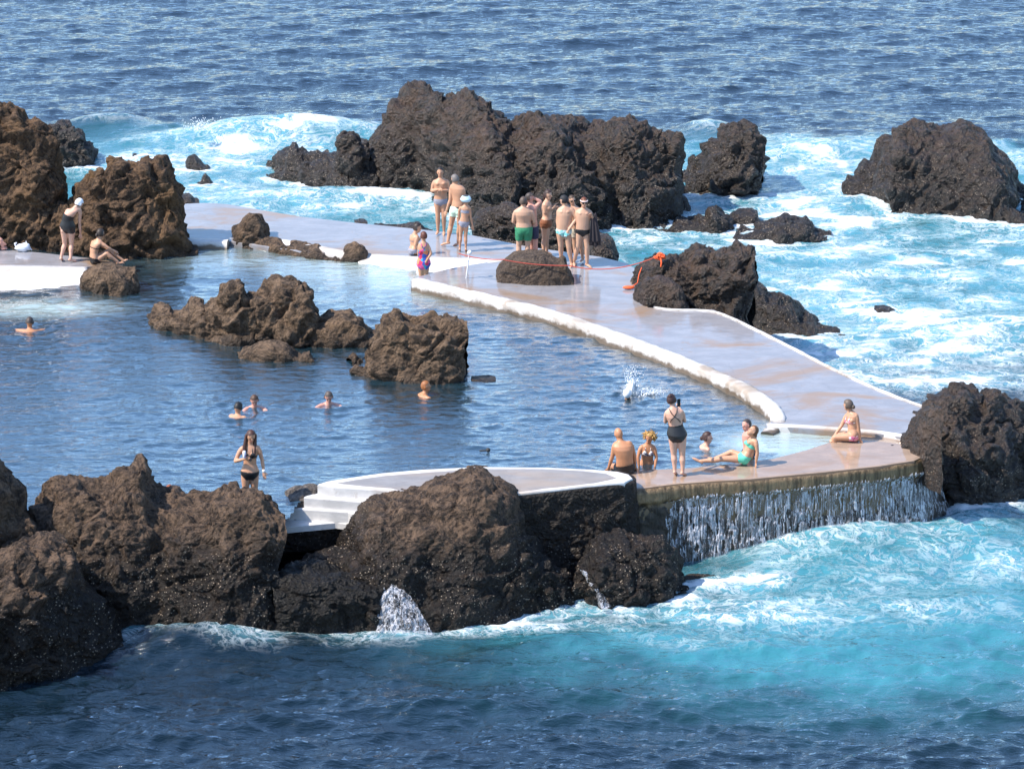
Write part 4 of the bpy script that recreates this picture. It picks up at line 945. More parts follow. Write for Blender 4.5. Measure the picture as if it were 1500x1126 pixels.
def person(label, J, base, H=1.7, sex='m', fat=1.0, tone='mid', face=None, hair=(.03, .02, .015), style='short', clothes=(), gaze_down=0, swim=False, hands=True, group=None, vox=.010, pos=None):
    """J: joint -> world point; base: world foot/seat point"""
    base = v3(base); root = empty('person', tuple(base)); tag(root, label, 'person', group)
    J = {k: v3(p) - base for k, p in J.items()}
    k = H / 1.7
    P = (J['hipL'] + J['hipR']) / 2; Nk = J['nk']; hd = J['hd']
    up = nrm(Nk - P); rx = nrm(J['shL'] - J['shR']); hx = nrm(J['hipL'] - J['hipR'])
    fwd = nrm(np.cross(rx, up)) ; fwdh = nrm(np.cross(hx, up))
    # (rx points to the person's left; left x up = backward, so flip)
    fwd = -nrm(np.cross(up, -rx)) if False else nrm(np.cross(up, -rx))
    fwdh = nrm(np.cross(up, -hx))
    sp = J.get('sp'); mid = sp if sp is not None else (P + Nk) / 2
    def spine(t):
        if t < 0 or t > 1: return P + (Nk - P) * t
        return (1 - t) ** 2 * P + 2 * t * (1 - t) * (2 * mid - (P + Nk) / 2) + t * t * Nk
    A = Acc()
    if sex == 'f': prof = [(-.13, .045, .045), (-.07, .088, .066), (.04, .102, .075), (.14, .096, .068), (.34, .071, .053), (.5, .073, .055), (.68, .084, .062), (.82, .094, .058), (.93, .075, .045), (1.02, .034, .034)]
    else: prof = [(-.13, .045, .045), (-.07, .082, .062), (.04, .093, .068), (.14, .089, .064), (.34, .084, .060), (.5, .089, .062), (.68, .099, .066), (.82, .108, .064), (.93, .085, .048), (1.02, .036, .036)]
    rings, seg = [], 20; ang = np.linspace(0, 2 * np.pi, seg, endpoint=False)
    for t, a, b in prof:
        f = fat if t < .75 else 1 + (fat - 1) * .4
        ax = nrm(hx * (1 - min(1, max(0, t))) + rx * min(1, max(0, t))); fw = nrm(np.cross(up, -ax))
        belly = (fat - 1) * .10 * math.exp(-((t - .35) / .25) ** 2)
        rings.append(spine(t) + fw * belly * k * 1.7 + (np.cos(ang)[:, None] * ax * a * 1.7 * k * f + np.sin(ang)[:, None] * fw * b * 1.7 * k * f))
    V = np.concatenate(rings + [[spine(-.16)], [spine(1.05)]]); nR = len(prof)
    Fc = [tuple(q) for q in grid_faces(nR, seg, True)]; a0 = len(V) - 2; L = (nR - 1) * seg
    Fc += [(a0, (i + 1) % seg, i) for i in range(seg)] + [(a0 + 1, L + i, L + (i + 1) % seg) for i in range(seg)]
    A.add(V, Fc)
    # neck, head
    upn = nrm(hd - Nk)
    fc = nrm(face) if face is not None else fwd
    fc = nrm(fc - np.array([0, 0, gaze_down])); hu = nrm(upn - fc * upn.dot(fc) + np.array([0, 0, .6]) * 0); 
    hu = nrm(np.array([0, 0, 1.0]) * .5 + upn * .5); hu = nrm(hu - fc * hu.dot(fc)); hs = np.cross(fc, hu)
    hk = k * .5 + .5
    A.add(*tube_geo([Nk - upn * .05 * k, Nk + upn * .04 * k, hd - hu * .05], [.062 * k, .054 * k, .052 * k], 12))
    A.add(*ell_geo(hd + hu * .012 * hk - fc * .006, hs * .077 * hk, fc * .095 * hk, hu * .105 * hk, 16, 12))
    A.add(*ell_geo(hd - hu * .055 * hk + fc * .026 * hk, hs * .052 * hk, fc * .056 * hk, hu * .062 * hk, 12, 8))
    A.add(*ell_geo(hd - hu * .012 * hk + fc * .096 * hk, hs * .012, fc * .018, hu * .022, 8, 6))
    for sg in (-1, 1): A.add(*ell_geo(hd + hs * sg * .078 * hk - hu * .005, hs * .010, fc * .017, hu * .028, 8, 6))
    # limbs
    fr = 1 + (fat - 1) * .6
    fem = .93 if sex == 'f' else 1.0
    for S in 'LR':
        sh, el, ha = J['sh' + S], J['el' + S], J['ha' + S]
        shd = (sh * .88 + spine(.86) * .12)
        A.add(*tube_geo([spine(.86) * .5 + sh * .5, shd], [.055 * k * fem, .058 * k * fem], 10))
        A.add(*tube_geo([shd, sh * .7 + el * .3, (sh + el) / 2, el], np.array([.052, .049, .044, .036]) * k * fr * fem, 12))
        A.add(*tube_geo([el, el * .7 + ha * .3, el * .35 + ha * .65, ha], np.array([.037, .039, .031, .024]) * k * (1 + (fr - 1) * .5) * fem, 12))
        if hands:
            hdv = nrm(J['fi' + S] - ha) if 'fi' + S in J else nrm(nrm(ha - el) + np.array([0, 0, -.25]))
            side = nrm(np.cross(hdv, fwd) + .01); pn = nrm(np.cross(side, hdv))
            A.add(*tube_geo([ha, ha + hdv * .045 * k, ha + hdv * .085 * k], np.array([.027, .036, .034]) * k, 10, (pn, .5)))
            for q in range(4):
                r0 = ha + hdv * .082 * k + side * (q - 1.5) * .0185 * k
                ln = (.062, .074, .070, .055)[q] * k
                A.add(*tube_geo([r0, r0 + hdv * ln * .55 + pn * .006, r0 + hdv * ln + pn * .022], np.array([.0095, .009, .0075]) * k, 7))
            r0 = ha + hdv * .03 * k - side * .028 * k
            A.add(*tube_geo([r0, r0 + hdv * .03 * k - side * .025 * k, r0 + hdv * .058 * k - side * .03 * k], np.array([.012, .011, .008]) * k, 7))
        hip = J['hip' + S]; kn, an = J['kn' + S], J['an' + S]
        th = (.088 if sex == 'f' else .083) * k * (1 + (fat - 1) * .9)
        hipj = hip * .9 + P * .1
        A.add(*tube_geo([hipj, hipj * .72 + kn * .28, hipj * .35 + kn * .65, kn], [th, th * .95, th * .74, .054 * k * fr], 14))
        calf = nrm(np.cross(nrm(an - kn), hx)); calf = calf if calf.dot(fwdh) < 0 else -calf
        A.add(*tube_geo([kn, kn * .68 + an * .32 + calf * .012, kn * .4 + an * .6 + calf * .004, an], np.array([.052, .056, .042, .033]) * k * fr, 12))
        if not swim:
            to = J.get('to' + S); 
            if to is None: to = an + fwdh * .15 * k + np.array([0, 0, -.05])
            d = nrm(to - an); heel = an - nrm(d * (1, 1, 0) + 1e-6) * .035 * k + np.array([0, 0, -.028])
            A.add(*tube_geo([heel, an * .5 + to * .5 + np.array([0, 0, -.006]), to - d * .03, to + d * .015], np.array([.034, .037, .034, .018]) * k, 10, ((0, 0, 1), .72)))
            A.add(*tube_geo([an, heel], [.033 * k, .033 * k], 8))
        # buttock
        A.add(*ell_geo(hip * .75 + P * .25 - fwdh * .035 * k - up * .03 * k, hx * .075 * k * fat, fwdh * .075 * k * fat, up * .085 * k * fat, 12, 8))
        if sex == 'm':
            sg = 1 if S == 'L' else -1
            A.add(*ell_geo(spine(.80) + rx * sg * .065 * k + fwd * .068 * k, rx * .060 * k, fwd * .052 * k, up * .048 * k, 12, 8))
        if sex == 'f':
            sg = 1 if S == 'L' else -1
            A.add(*ell_geo(spine(.70) + rx * sg * .062 * k + fwd * .075 * k * fat, rx * .056 * k * fat, fwd * .055 * k, up * .058 * k, 12, 8))
    body = voxel(A, 'body', skin('skin_' + tone, SK[tone]), root, vox)
    me = body.data; nv = len(me.vertices); co = np.empty(nv * 3, np.float32); me.vertices.foreach_get('co', co); co = co.reshape(-1, 3).astype(float)
    no = np.empty(nv * 3, np.float32); me.vertex_normals.foreach_get('vector', no); no = no.reshape(-1, 3)
    faces = [tuple(p.vertices) for p in me.polygons]
    FA = np.array([f if len(f) == 4 else (f[0], f[1], f[2], f[2]) for f in faces])
    # labels
    def segd(a, b):
        ab = b - a; t = np.clip(((co - a) @ ab) / (ab @ ab + 1e-9), 0, 1)
        return np.linalg.norm(co - (a + t[:, None] * ab), axis=1), t
    Dn, Tn, nm = [], [], []
    for nme, a, b, r in [('torso', P, spine(.8), .125), ('head', Nk + upn * .07, hd + hu * .04, .09)] + [(n1 + S, J[a1 + S], J[b1 + S], r1) for S in 'LR' for n1, a1, b1, r1 in (('ua', 'sh', 'el', .05), ('fa', 'el', 'ha', .04), ('th', 'hip', 'kn', .085), ('ca', 'kn', 'an', .055))]:
        d, t = segd(a, b); Dn.append(d / (r * k)); Tn.append(t); nm.append(nme)
    Dn = np.array(Dn); lab = Dn.argmin(0); Tn = np.array(Tn)
    isn = lambda *q: np.isin(lab, [nm.index(x) for x in q])
    Lt = np.linalg.norm(Nk - P); rel = co - P
    hgt = rel @ up / (1.7 * k); t_ = (rel @ up) / Lt
    axm = hx * .5 + rx * .5; axm /= np.linalg.norm(axm)
    c_on = np.array([spine(min(1, max(0, tt))) for tt in np.linspace(0, 1, 50)])[np.clip((t_ * 49).astype(int), 0, 49)]
    lat = ((co - c_on) @ axm) / (1.7 * k); fr_ = ((co - c_on) @ fwd) / (1.7 * k); front = fr_ > 0
    tor = isn('torso'); leg = isn('thL', 'thR')
    ltl = np.where(lab == nm.index('thL'), Tn[nm.index('thL')], Tn[nm.index('thR')])
    hipzone = tor | (leg & (ltl < .28))
    def shell(name, mask, mat, off=.006, sm=0):
        F = FA[mask[FA].all(1)]
        if not len(F): return None
        us = np.unique(F); mp = -np.ones(nv, int); mp[us] = np.arange(len(us))
        W = co[us] + no[us] * off
        Fl = [tuple(dict.fromkeys(int(i) for i in f)) for f in mp[F]]
        return mesh_np(name, W, Fl, mat, root)
    for cl in clothes:
        kind, mat = cl[0], cl[1]
        if kind == 'trunks':
            ln = cl[2] if len(cl) > 2 else .6
            o = shell('swim_trunks', (~isn('head', 'faL', 'faR', 'uaL', 'uaR', 'caL', 'caR') & (t_ < .16) & ~leg) | (leg & (ltl < ln)), mat, .018)
        elif kind == 'briefs':
            o = shell('swim_briefs', hipzone & (hgt < .045) & ~(leg & (ltl > .16)) & (np.abs(lat) > -1) & ((hgt > -.02) | (np.abs(lat) < .035 + .55 * (hgt + .085))), mat, .007)
        elif kind == 'bikini_bottom':
            hi = cl[2] if len(cl) > 2 else .03
            o = shell('bikini_bottom', hipzone & (hgt < hi) & (np.abs(lat) < .022 + .95 * np.clip(hgt + .085, 0, 1)), mat, .006)
        elif kind == 'high_bottom':
            o = shell('bikini_bottom', hipzone & (t_ < .26) & ~(leg & (ltl > .2)) & (np.abs(lat) < .045 + 1.3 * np.clip(hgt + .085, 0, 1)), mat, .007)
        elif kind == 'swimsuit':
            low = hipzone & (hgt < .1) & (np.abs(lat) < .03 + 1.0 * np.clip(hgt + .085, 0, 1))
            top_ = tor & (t_ > .15) & (t_ < np.where(front, .80, cl[2] if len(cl) > 2 else .6))
            o = shell('swimsuit', low | top_, mat, .007)
            if len(cl) > 3:   # crossed back straps
                a = Acc()
                for sg in (-1, 1):
                    pts = [spine(.98) + rx * sg * .075 * k - fwd * .04 * k, spine(.88) + rx * sg * .055 * k - fwd * .105 * k, spine(.74) - fwd * .112 * k, spine(.62) - rx * sg * .075 * k - fwd * .105 * k, spine(.52) - rx * sg * .10 * k - fwd * .08 * k]
                    a.add(*tube_geo(pts, .009, 6))
                a.build('strap', mat, root)
        elif kind == 'bikini_top':
            band = tor & (t_ > .60) & (t_ < .655)
            cups = tor & front & (t_ > .58) & (t_ < .80) & (np.abs(np.abs(lat) - .037) < .034 * np.clip((.84 - t_) / .16, 0, 1))
            o = shell('bikini_top', band | cups, mat, .007)
            a = Acc()
            for sg in (-1, 1): a.add(*tube_geo([spine(.76) + rx * sg * .055 * k + fwd * .118 * k * fat, spine(.90) + rx * sg * .05 * k + fwd * .075 * k, spine(1.0) + rx * sg * .035 * k - fwd * .01], .006, 5))
            a.build('strap', mat, root)
        elif kind == 'bandeau':
            o = shell('bikini_top', tor & (t_ > .58) & (t_ < .76), mat, .007)
    # hair
    hp = co - hd; hf = hp @ fc / hk; hh = hp @ hu / hk; hsd = hp @ hs / hk
    headm = (np.linalg.norm(hp, axis=1) < .145 * hk) & isn('head')
    mh = cmat('hair_%d%d%d' % tuple(int(c * 99) for c in hair), hair, .55, noise_amt=.35, nscale=60)
    cap = headm & ((hh > .055) | ((hf < .01) & (hh > -.045))) & ~((hf > .055) & (hh < .075))
    if style == 'bald': pass
    elif style in ('cap', 'blackcap'):
        cm = cmat('swim_cap_white', (.82, .83, .86), .4) if style == 'cap' else cmat('cap_black', (.015, .015, .018), .7)
        shell('swim_cap' if style == 'cap' else 'cap', cap | (headm & (hh > .03)), cm, .012)
        if style == 'cap': shell('hair', headm & (hf < .0) & (hh <= -.02) & (hh > -.07), mh, .006)
    else:
        off = .010 if style == 'short' else .016
        ho = shell('hair', cap, mh, off)
        a = Acc()
        if style == 'bun': a.add(*ell_geo(hd + hu * .095 * hk - fc * .065 * hk, hs * .045, fc * .04, hu * .045, 12, 8))
        if style == 'lowbun': a.add(*ell_geo(hd - hu * .02 * hk - fc * .115 * hk, hs * .04, fc * .04, hu * .045, 12, 8))
        if style == 'tail':
            a.add(*tube_geo([hd + hu * .04 - fc * .09, hd - fc * .125 - hu * .02, hd - fc * .12 - hu * .11, hd - fc * .09 - hu * .19], [.03, .035, .028, .01], 10))
        if style == 'long':
            for sg in (-1, 1):
                a.add(*tube_geo([hd + hu * .085 + hs * sg * .03, hd + hu * .02 + hs * sg * .078 - fc * .01, hd - hu * .09 + hs * sg * .085 - fc * .005, spine(.93) + hs * sg * .10 * k + fwd * .05, spine(.74) + hs * sg * .095 * k + fwd * (.12 if sg < 0 else .06), spine(.62) + hs * sg * .085 + fwd * (.13 if sg < 0 else .0)], [.03, .036, .036, .036, .026, .008], 10))
            a.add(*tube_geo([hd + hu * .05 - fc * .07, hd - hu * .06 - fc * .085, spine(.95) - fwd * .075, spine(.68) - fwd * .105], [.06, .065, .065, .02], 12, (fc, .5)))
        if style == 'bushy':
            rr = np.random.default_rng(int(abs(base[0] * 100)))
            for i in range(110):
                d = nrm(rr.normal(size=3)); 
                if d.dot(fc) > .35 or d.dot(hu) < -.5: d = nrm(d - fc * .9 + hu * .6)
                c = hd + d * .092; a.add(*tube_geo([c, c + d * .02 + rr.normal(size=3) * .012, c + d * .03 + rr.normal(size=3) * .025], [.020, .015, .005], 6))
        if a.n: 
            x = a.build('bun' if 'bun' in style else ('ponytail' if style == 'tail' else 'locks'), mh, ho if ho else root)
    # face
    me_ = cmat('eye_dark', (.02, .015, .012), .2); mm = cmat('lips', (.40, .13, .11), .5)
    for sg in (-1, 1):
        v, f = ell_geo(hd + fc * .089 * hk + hs * sg * .031 * hk + hu * .006 * hk, hs * .012, fc * .006, hu * .0055, 8, 6)
        a = Acc(); a.add(v, f); a.build('eye', me_, root)
    a = Acc(); a.add(*ell_geo(hd + fc * .082 * hk - hu * .058 * hk, hs * .022, fc * .008, hu * .006, 8, 6)); a.build('mouth', mm, root)
    return dict(root=root, base=base, hd=hd, fc=fc, hu=hu, hs=hs, fwd=fwd, up=up, J=J, spine=spine, hk=hk)

def glasses(pp):
    a = Acc(); m = cmat('sunglasses_black', (.012, .012, .014), .15)
    for sg in (-1, 1): a.add(*ell_geo(pp['hd'] + pp['fc'] * .098 + pp['hs'] * sg * .032 + pp['hu'] * .006, pp['hs'] * .027, pp['fc'] * .008, pp['hu'] * .021, 12, 8))
    for sg in (-1, 1): a.add(*tube_geo([pp['hd'] + pp['fc'] * .095 + pp['hs'] * sg * .055 + pp['hu'] * .012, pp['hd'] + pp['hs'] * sg * .083 + pp['hu'] * .012], .004, 5))
    a.build('sunglasses', m, pp['root'])

def jpx(d, base):
    """pixel joints (px, py, depth offset m) -> world, on the vertical plane through the base point"""
    b = unp(*base); return {k: unpY(p[0], p[1], b[1] + (p[2] if len(p) > 2 else 0)) for k, p in d.items()}, b

def floor_fix(J, b, z=None):
    z = b[2] if z is None else z
    for S in 'LR':
        if J['an' + S][2] < z + .09: J['an' + S][2] = z + .09
    return J

def swimmer(label, px, py, face_deg, arms='wide', **kw):
    """head centre at photo pixel; body mostly under the surface"""
    zc = kw.pop('zc', .17); c = unp(px, py, zc); a = R(face_deg)
    f = np.array([math.sin(a), math.cos(a), 0]); l = np.array([-f[1], f[0], 0])   # l = person's left
    up = np.array([0, 0, 1.])
    hd = c; nk = c - up * .15 - f * .02
    J = dict(hd=hd, nk=nk)
    for S, sg in (('L', 1), ('R', -1)):
        J['sh' + S] = nk + l * sg * .17 - up * .045
        if arms == 'wide': J['el' + S] = J['sh' + S] + l * sg * .22 + f * .12 - up * .02; J['ha' + S] = J['el' + S] + l * sg * (.20 if S == 'L' else .12) + f * (.10 if S == 'L' else .2) - up * .01
        elif arms == 'front': J['el' + S] = J['sh' + S] + l * sg * .10 + f * .22 - up * .04; J['ha' + S] = J['el' + S] + f * .22 - l * sg * .03
        elif arms == 'low': J['el' + S] = J['sh' + S] + l * sg * .16 + f * .16 - up * .05; J['ha' + S] = J['el' + S] + l * sg * (.16 if S == 'L' else .02) + f * .12 - up * .03
        elif arms == 'side': J['el' + S] = J['sh' + S] + l * sg * .12 + f * .18 + up * .02; J['ha' + S] = J['el' + S] + f * .24 + up * .0
        else: J['el' + S] = J['sh' + S] + l * sg * .12 - up * .22; J['ha' + S] = J['el' + S] + f * .2 - up * .1
        J['hip' + S] = nk - up * .42 - f * .28 + l * sg * .085
        J['kn' + S] = J['hip' + S] - up * .32 - f * .22; J['an' + S] = J['kn' + S] - up * .2 - f * .32
    b = c.copy(); b[2] = -.4
    return person(label, J, b, swim=True, hands=(arms != 'none'), **kw)

aqua = cmat('swim_aqua', (.25, .62, .58)); black = cmat('swim_black', (.012, .012, .014), .45); navy = cmat('swim_navy', (.02, .025, .06))
mint = cmat('swim_mint', (.13, .60, .42)); brownc = cmat('swim_brown', (.22, .075, .03)); greyc = cmat('swim_grey_print', (.30, .30, .36), noise_amt=.6, nscale=60)
def pattern(name, cols, scale, kind='VORONOI', rot=0):
    m, nt, b = new_mat(name); N = NT(nt); p = N.n('ShaderNodeTexCoord').outputs['Object']
    if kind == 'VORONOI':
        v = N.n('ShaderNodeTexVoronoi'); v.inputs['Scale'].default_value = scale; N.l(p, v.inputs['Vector'])
        s = N.n('ShaderNodeSeparateColor'); N.l(v.outputs['Color'], s.inputs[0]); f = s.outputs[0]
    else:
        w = N.n('ShaderNodeTexWave'); w.inputs['Scale'].default_value = scale; w.inputs['Distortion'].default_value = 1.2; N.l(p, w.inputs['Vector']); f = w.outputs['Fac']
    r = N.n('ShaderNodeValToRGB'); r.color_ramp.interpolation = 'CONSTANT'
    while len(r.color_ramp.elements) < len(cols): r.color_ramp.elements.new(.5)
    for i, c in enumerate(cols): r.color_ramp.elements[i].position = i / len(cols); r.color_ramp.elements[i].color = (*c, 1)
    N.l(f, r.inputs[0]); N.l(r.outputs[0], b.inputs['Base Color']); b.inputs['Roughness'].default_value = .7; return m
greenst = pattern('swim_green_stripe', [(.02, .22, .10), (.10, .42, .22), (.02, .20, .09), (.015, .12, .06)], 12, 'WAVE')
colour = pattern('swim_flower_print', [(.62, .03, .10), (.03, .10, .42), (.75, .10, .30), (.05, .35, .50), (.70, .25, .12), (.04, .06, .30)], 11)
aquapr = pattern('swim_aqua_print', [(.55, .80, .78), (.15, .50, .50), (.80, .88, .85), (.25, .65, .62)], 24)
pinkpr = pattern('swim_pink_print', [(.75, .25, .32), (.85, .75, .72), (.55, .12, .25), (.80, .45, .40)], 26)
whitepr = pattern('swim_white_print', [(.75, .75, .75), (.10, .10, .16), (.80, .75, .70), (.4, .3, .3)], 30)

# 1 woman in white cap, bending
J, b = jpx(dict(hd=(116, 298, .05), nk=(110.5, 304.5, 0), sp=(100, 318, -.05), shL=(98, 309, -.02), shR=(117.5, 307, .02), elL=(92.5, 327, .12), haL=(97, 341, .3), elR=(116.5, 326, .08), haR=(118, 343, .2),
                hipL=(93.5, 334, 0), hipR=(105, 333.5, 0), knL=(95, 357, .08), knR=(104.5, 358, .08), anL=(89.5, 377, 0), anR=(103.5, 381, -.05), toL=(91.5, 381, .15), toR=(112, 383, 0)), (103, 383.5, .25))
person('woman in black one-piece and white bathing cap bending forward on the left platform', floor_fix(J, b), b, 1.66, 'f', 1.08, 'fair', face=(.8, .6, -.5), style='cap', clothes=[('swimsuit', black, .62)])
# 2 seated
J, b = jpx(dict(hd=(147.5, 342.5, .05), nk=(144.5, 350.5, 0), sp=(138, 366, -.05), shL=(135.5, 355, .08), shR=(150.5, 357.5, -.08), elL=(153, 362, .22), haL=(165, 366, .12), elR=(158.5, 363, -.1), haR=(167, 368, -.05),
                hipL=(138.5, 380, .08), hipR=(140.5, 382, -.08), knL=(160.5, 366.5, .12), knR=(156.5, 371, -.08), anL=(181, 382, .1), anR=(173, 384, -.06), toL=(186.5, 380.5, .12), toR=(181, 385.5, -.04)), (146, 386, .25))
person('dark-haired woman in black bikini hugging her knees at the end of the left platform', J, b, 1.62, 'f', 1.0, 'tan', face=(.7, .7, -.1), style='lowbun', clothes=[('bikini_bottom', black, .05), ('bikini_top', black)])
# left edge sitter
J, b = jpx(dict(hd=(-20, 318, 0), nk=(-19, 326, 0), shL=(-29, 332, .08), shR=(-12, 332, -.08), elL=(-20, 348, .1), haL=(-6, 352, .1), elR=(-8, 346, -.1), haR=(2, 353, -.1), hipL=(-24, 358, .08), hipR=(-20, 359, -.08),
                knL=(-1, 349, .08), knR=(1, 351, -.08), anL=(4, 362, .08), anR=(5, 363, -.06), toL=(9, 362, .08), toR=(9.5, 364, -.06)), (-12, 366, .25))
person('sunburnt sitter cut off by the left edge of the photo, only knee and foot showing', J, b, 1.7, 'm', 1.0, 'pink', face=(1, 0, 0), clothes=[('trunks', navy)])
# swimmers
swimmer('swimmer seen from behind with arms spread wide, far left of the pool', 43.5, 472, 0, 'wide', tone='deep', hair=(.05, .035, .03))
swimmer('nearer of the swimming pair, black hair, seen from behind', 349, 597, 25, 'none', tone='tan', hair=(.008, .007, .008), style='bun' and 'short')
swimmer('farther of the swimming pair, round pink face turned to the camera', 372.5, 586, 172, 'front', tone='pink', hair=(.07, .035, .02), fat=1.15)
swimmer('short-haired man swimming alone facing the camera, left of the bulky rock', 481.5, 581, 175, 'low', tone='pink', hair=(.08, .06, .05))
swimmer('ginger-haired swimmer gliding right in front of the bulky brown rock', 624, 566, 78, 'low', tone='deep', hair=(.28, .10, .03), face=(.9, -.1, .1))
swimmer('dark-haired woman swimming towards the woman in mint green', 1036.5, 641, 80, 'none', tone='fair', sex='f', hair=(.04, .015, .012), style='lowbun', face=(.9, -.25, 0))
sw = swimmer('swimmer in a white cap splashing, face in the water', 919, 577, 190, 'wide', tone='deep', style='cap', zc=.10, gaze_down=.9, hair=(.03, .02, .02))
swimmer('ginger head just showing above the left foreground boulder', 248, 719, 10, 'none', tone='deep', hair=(.25, .07, .025), zc=.15)
# 8 bikini woman
J, b = jpx(dict(hd=(367.5, 639, -.02), nk=(366, 651.5, 0), shR=(353, 657, 0), shL=(379, 655.5, 0), elR=(344.5, 675.5, -.05), haR=(360, 671.5, -.2), elL=(384, 674, 0), haL=(386.5, 690, -.05),
                hipR=(359, 693, 0), hipL=(373, 693, 0), knR=(360, 724, -.02), knL=(373, 725, 0), anR=(361, 752, .02), anL=(373, 754, .02)), (367, 762, -.34))
bw = person('long-haired woman in black string bikini holding a can behind the left foreground boulder', floor_fix(J, b), b, 1.70, 'f', 1.0, 'tan', face=(.3, -1, 0), gaze_down=.35, hair=(.06, .022, .014), style='long', clothes=[('bikini_bottom', black, .035), ('bikini_top', black)])
a = Acc(); J8 = bw['J']; hl = J8['haL']; d = nrm(J8['haL'] - J8['elL'])
a.add(*tube_geo([hl - d * .02, hl + d * .005], .032, 14)); a.build('wristband', cmat('band_white', (.8, .8, .8)), bw['root'])
cp = unpY(358, 665.5, b[1] - .25); a = Acc(); a.add(*tube_geo([(0, 0, -.06), (0, 0, -.05), (0, 0, .05), (0, 0, .06)], [.026, .032, .032, .026], 16))
cn = tag(a.build('drink_can', pattern('can_print', [(.75, .75, .80), (.45, .25, .40), (.8, .8, .85)], 14), loc=tuple(cp)), 'pale purple and white drink can held by the woman in the black bikini', 'drink can')
# 10 standing youth facing camera
J, b = jpx(dict(hd=(645, 252.5, 0), nk=(645.5, 261.5, 0), shR=(635.5, 267, 0), shL=(656, 266.5, 0), elR=(632.5, 280, -.03), haR=(642.5, 277.5, -.2), elL=(658.5, 279, -.03), haL=(647, 279.5, -.2),
                hipR=(640, 295, 0), hipL=(650.5, 295, 0), knR=(641.5, 318, -.03), knL=(650, 319, -.03), anR=(641.5, 339, .0), anL=(650.5, 341, 0), toR=(639.5, 343, -.13), toL=(650, 345, -.13)), (646, 343.5, .12))
person('bather in small patterned briefs facing the camera with hands held at the chest', floor_fix(J, b), b, 1.76, 'm', 1.0, 'tan', face=(-.1, -1, 0), hair=(.02, .012, .01), clothes=[('briefs', greyc)])
# 11
J, b = jpx(dict(hd=(666.3, 263, 0), nk=(667.5, 269.5, 0), sp=(672, 287, 0), shL=(661, 274.5, .1), shR=(678, 276.5, -.04), elL=(659.5, 293, .05), haL=(654, 309, .05), elR=(680, 292, .15), haR=(670, 298, .33),
                hipL=(665, 306, .05), hipR=(674, 308, -.02), knL=(660.5, 331, .1), knR=(673, 333, .0), anL=(656, 354, 0), anR=(671, 357, .1), toL=(646.5, 359, .03), toR=(663.5, 361.5, .1)), (662, 361.5, .12))
person('grey-haired man turned away in pale green and black shorts, leaning in a small stride', floor_fix(J, b), b, 1.78, 'm', 1.06, 'tan', face=(-.7, .7, -.2), hair=(.16, .14, .13), clothes=[('trunks', pattern('swim_pale_black', [(.60, .78, .62), (.70, .85, .70), (.02, .02, .03)], 3), .38)])
# 12 girl with hat
J, b = jpx(dict(hd=(682.3, 293.5, 0), nk=(682.4, 300.5, 0), shL=(673.5, 304.8, 0), shR=(687.8, 304.8, 0), elL=(672, 315.5, .05), haL=(672.5, 325, .12), elR=(689.5, 318, 0), haR=(692, 330, 0),
                hipL=(675.7, 327, 0), hipR=(683.5, 327, 0), knL=(674.7, 346, .02), knR=(682, 346.5, .02), anL=(673.5, 363.5, 0), anR=(682.5, 364.5, 0), toL=(673.5, 368, .1), toR=(683.5, 369.5, .1)), (679, 369, .12))
gp = person('girl in grey bikini and pale sun hat, seen from behind beside the grey-haired man', floor_fix(J, b), b, 1.38, 'f', .9, 'tan', face=(.1, 1, 0), hair=(.05, .03, .02), clothes=[('bikini_bottom', greyc, .045), ('bandeau', greyc)])
a = Acc(); h0 = gp['hd']; hu = np.array([0, 0, 1.])
a.add(*tube_geo([h0 + hu * .035, h0 + hu * .045], [.135, .125], 18, caps=True)); a.build('hat', cmat('hat_blue', (.45, .62, .70)), gp['root'])
a = Acc(); a.add(*ell_geo(h0 + hu * .06, (.09, 0, 0), (0, .1, 0), (0, 0, .075), 14, 8)); a.build('hat_crown', cmat('hat_dark', (.05, .05, .06)), gp['root'])
# 13 seated woman
J, b = jpx(dict(hd=(611.5, 334, 0), nk=(607.5, 343, 0), shR=(611.5, 347.5, -.12), shL=(602.5, 346, .12), elR=(608, 360, -.15), haR=(616, 366, -.12), elL=(605, 358, .2), haL=(614, 365, .2), hipR=(606, 368, -.08), hipL=(605, 367, .08),
                knR=(621, 368, -.05), knL=(623, 367, .12), anR=(627, 384, -.05), anL=(629, 384, .1)), (607, 373, .12))
person('seated woman with dark pinned-up hair at the pool edge, facing right', J, b, 1.62, 'f', 1.08, 'tan', face=(1, -.1, -.1), hair=(.02, .012, .01), style='bun', clothes=[('bikini_bottom', greyc, .05), ('bikini_top', greyc)])
# 14 woman flower swimsuit, standing in water
J, b = jpx(dict(hd=(620.5, 346, 0), nk=(620.7, 354.5, 0), shL=(614.5, 360, 0), shR=(627, 360, 0), elL=(613, 371, .05), haL=(615, 381, .12), elR=(631.5, 371.5, -.05), haR=(624.5, 382.5, -.1),
                hipL=(616.3, 388, 0), hipR=(624.3, 388, 0), knL=(617, 408, 0), knR=(623.6, 408, 0), anL=(617, 428, 0), anR=(623.6, 428, 0)), (620.5, 404, 0))
b = b.copy(); b[2] = -.5
person('child in bright flowered swimsuit with short auburn hair standing in the shallow water', J, b, 1.45, 'f', 1.12, 'tan', face=(-.5, .8, 0), hair=(.10, .028, .015), vox=.009, clothes=[('swimsuit', colour, .72, 1)])
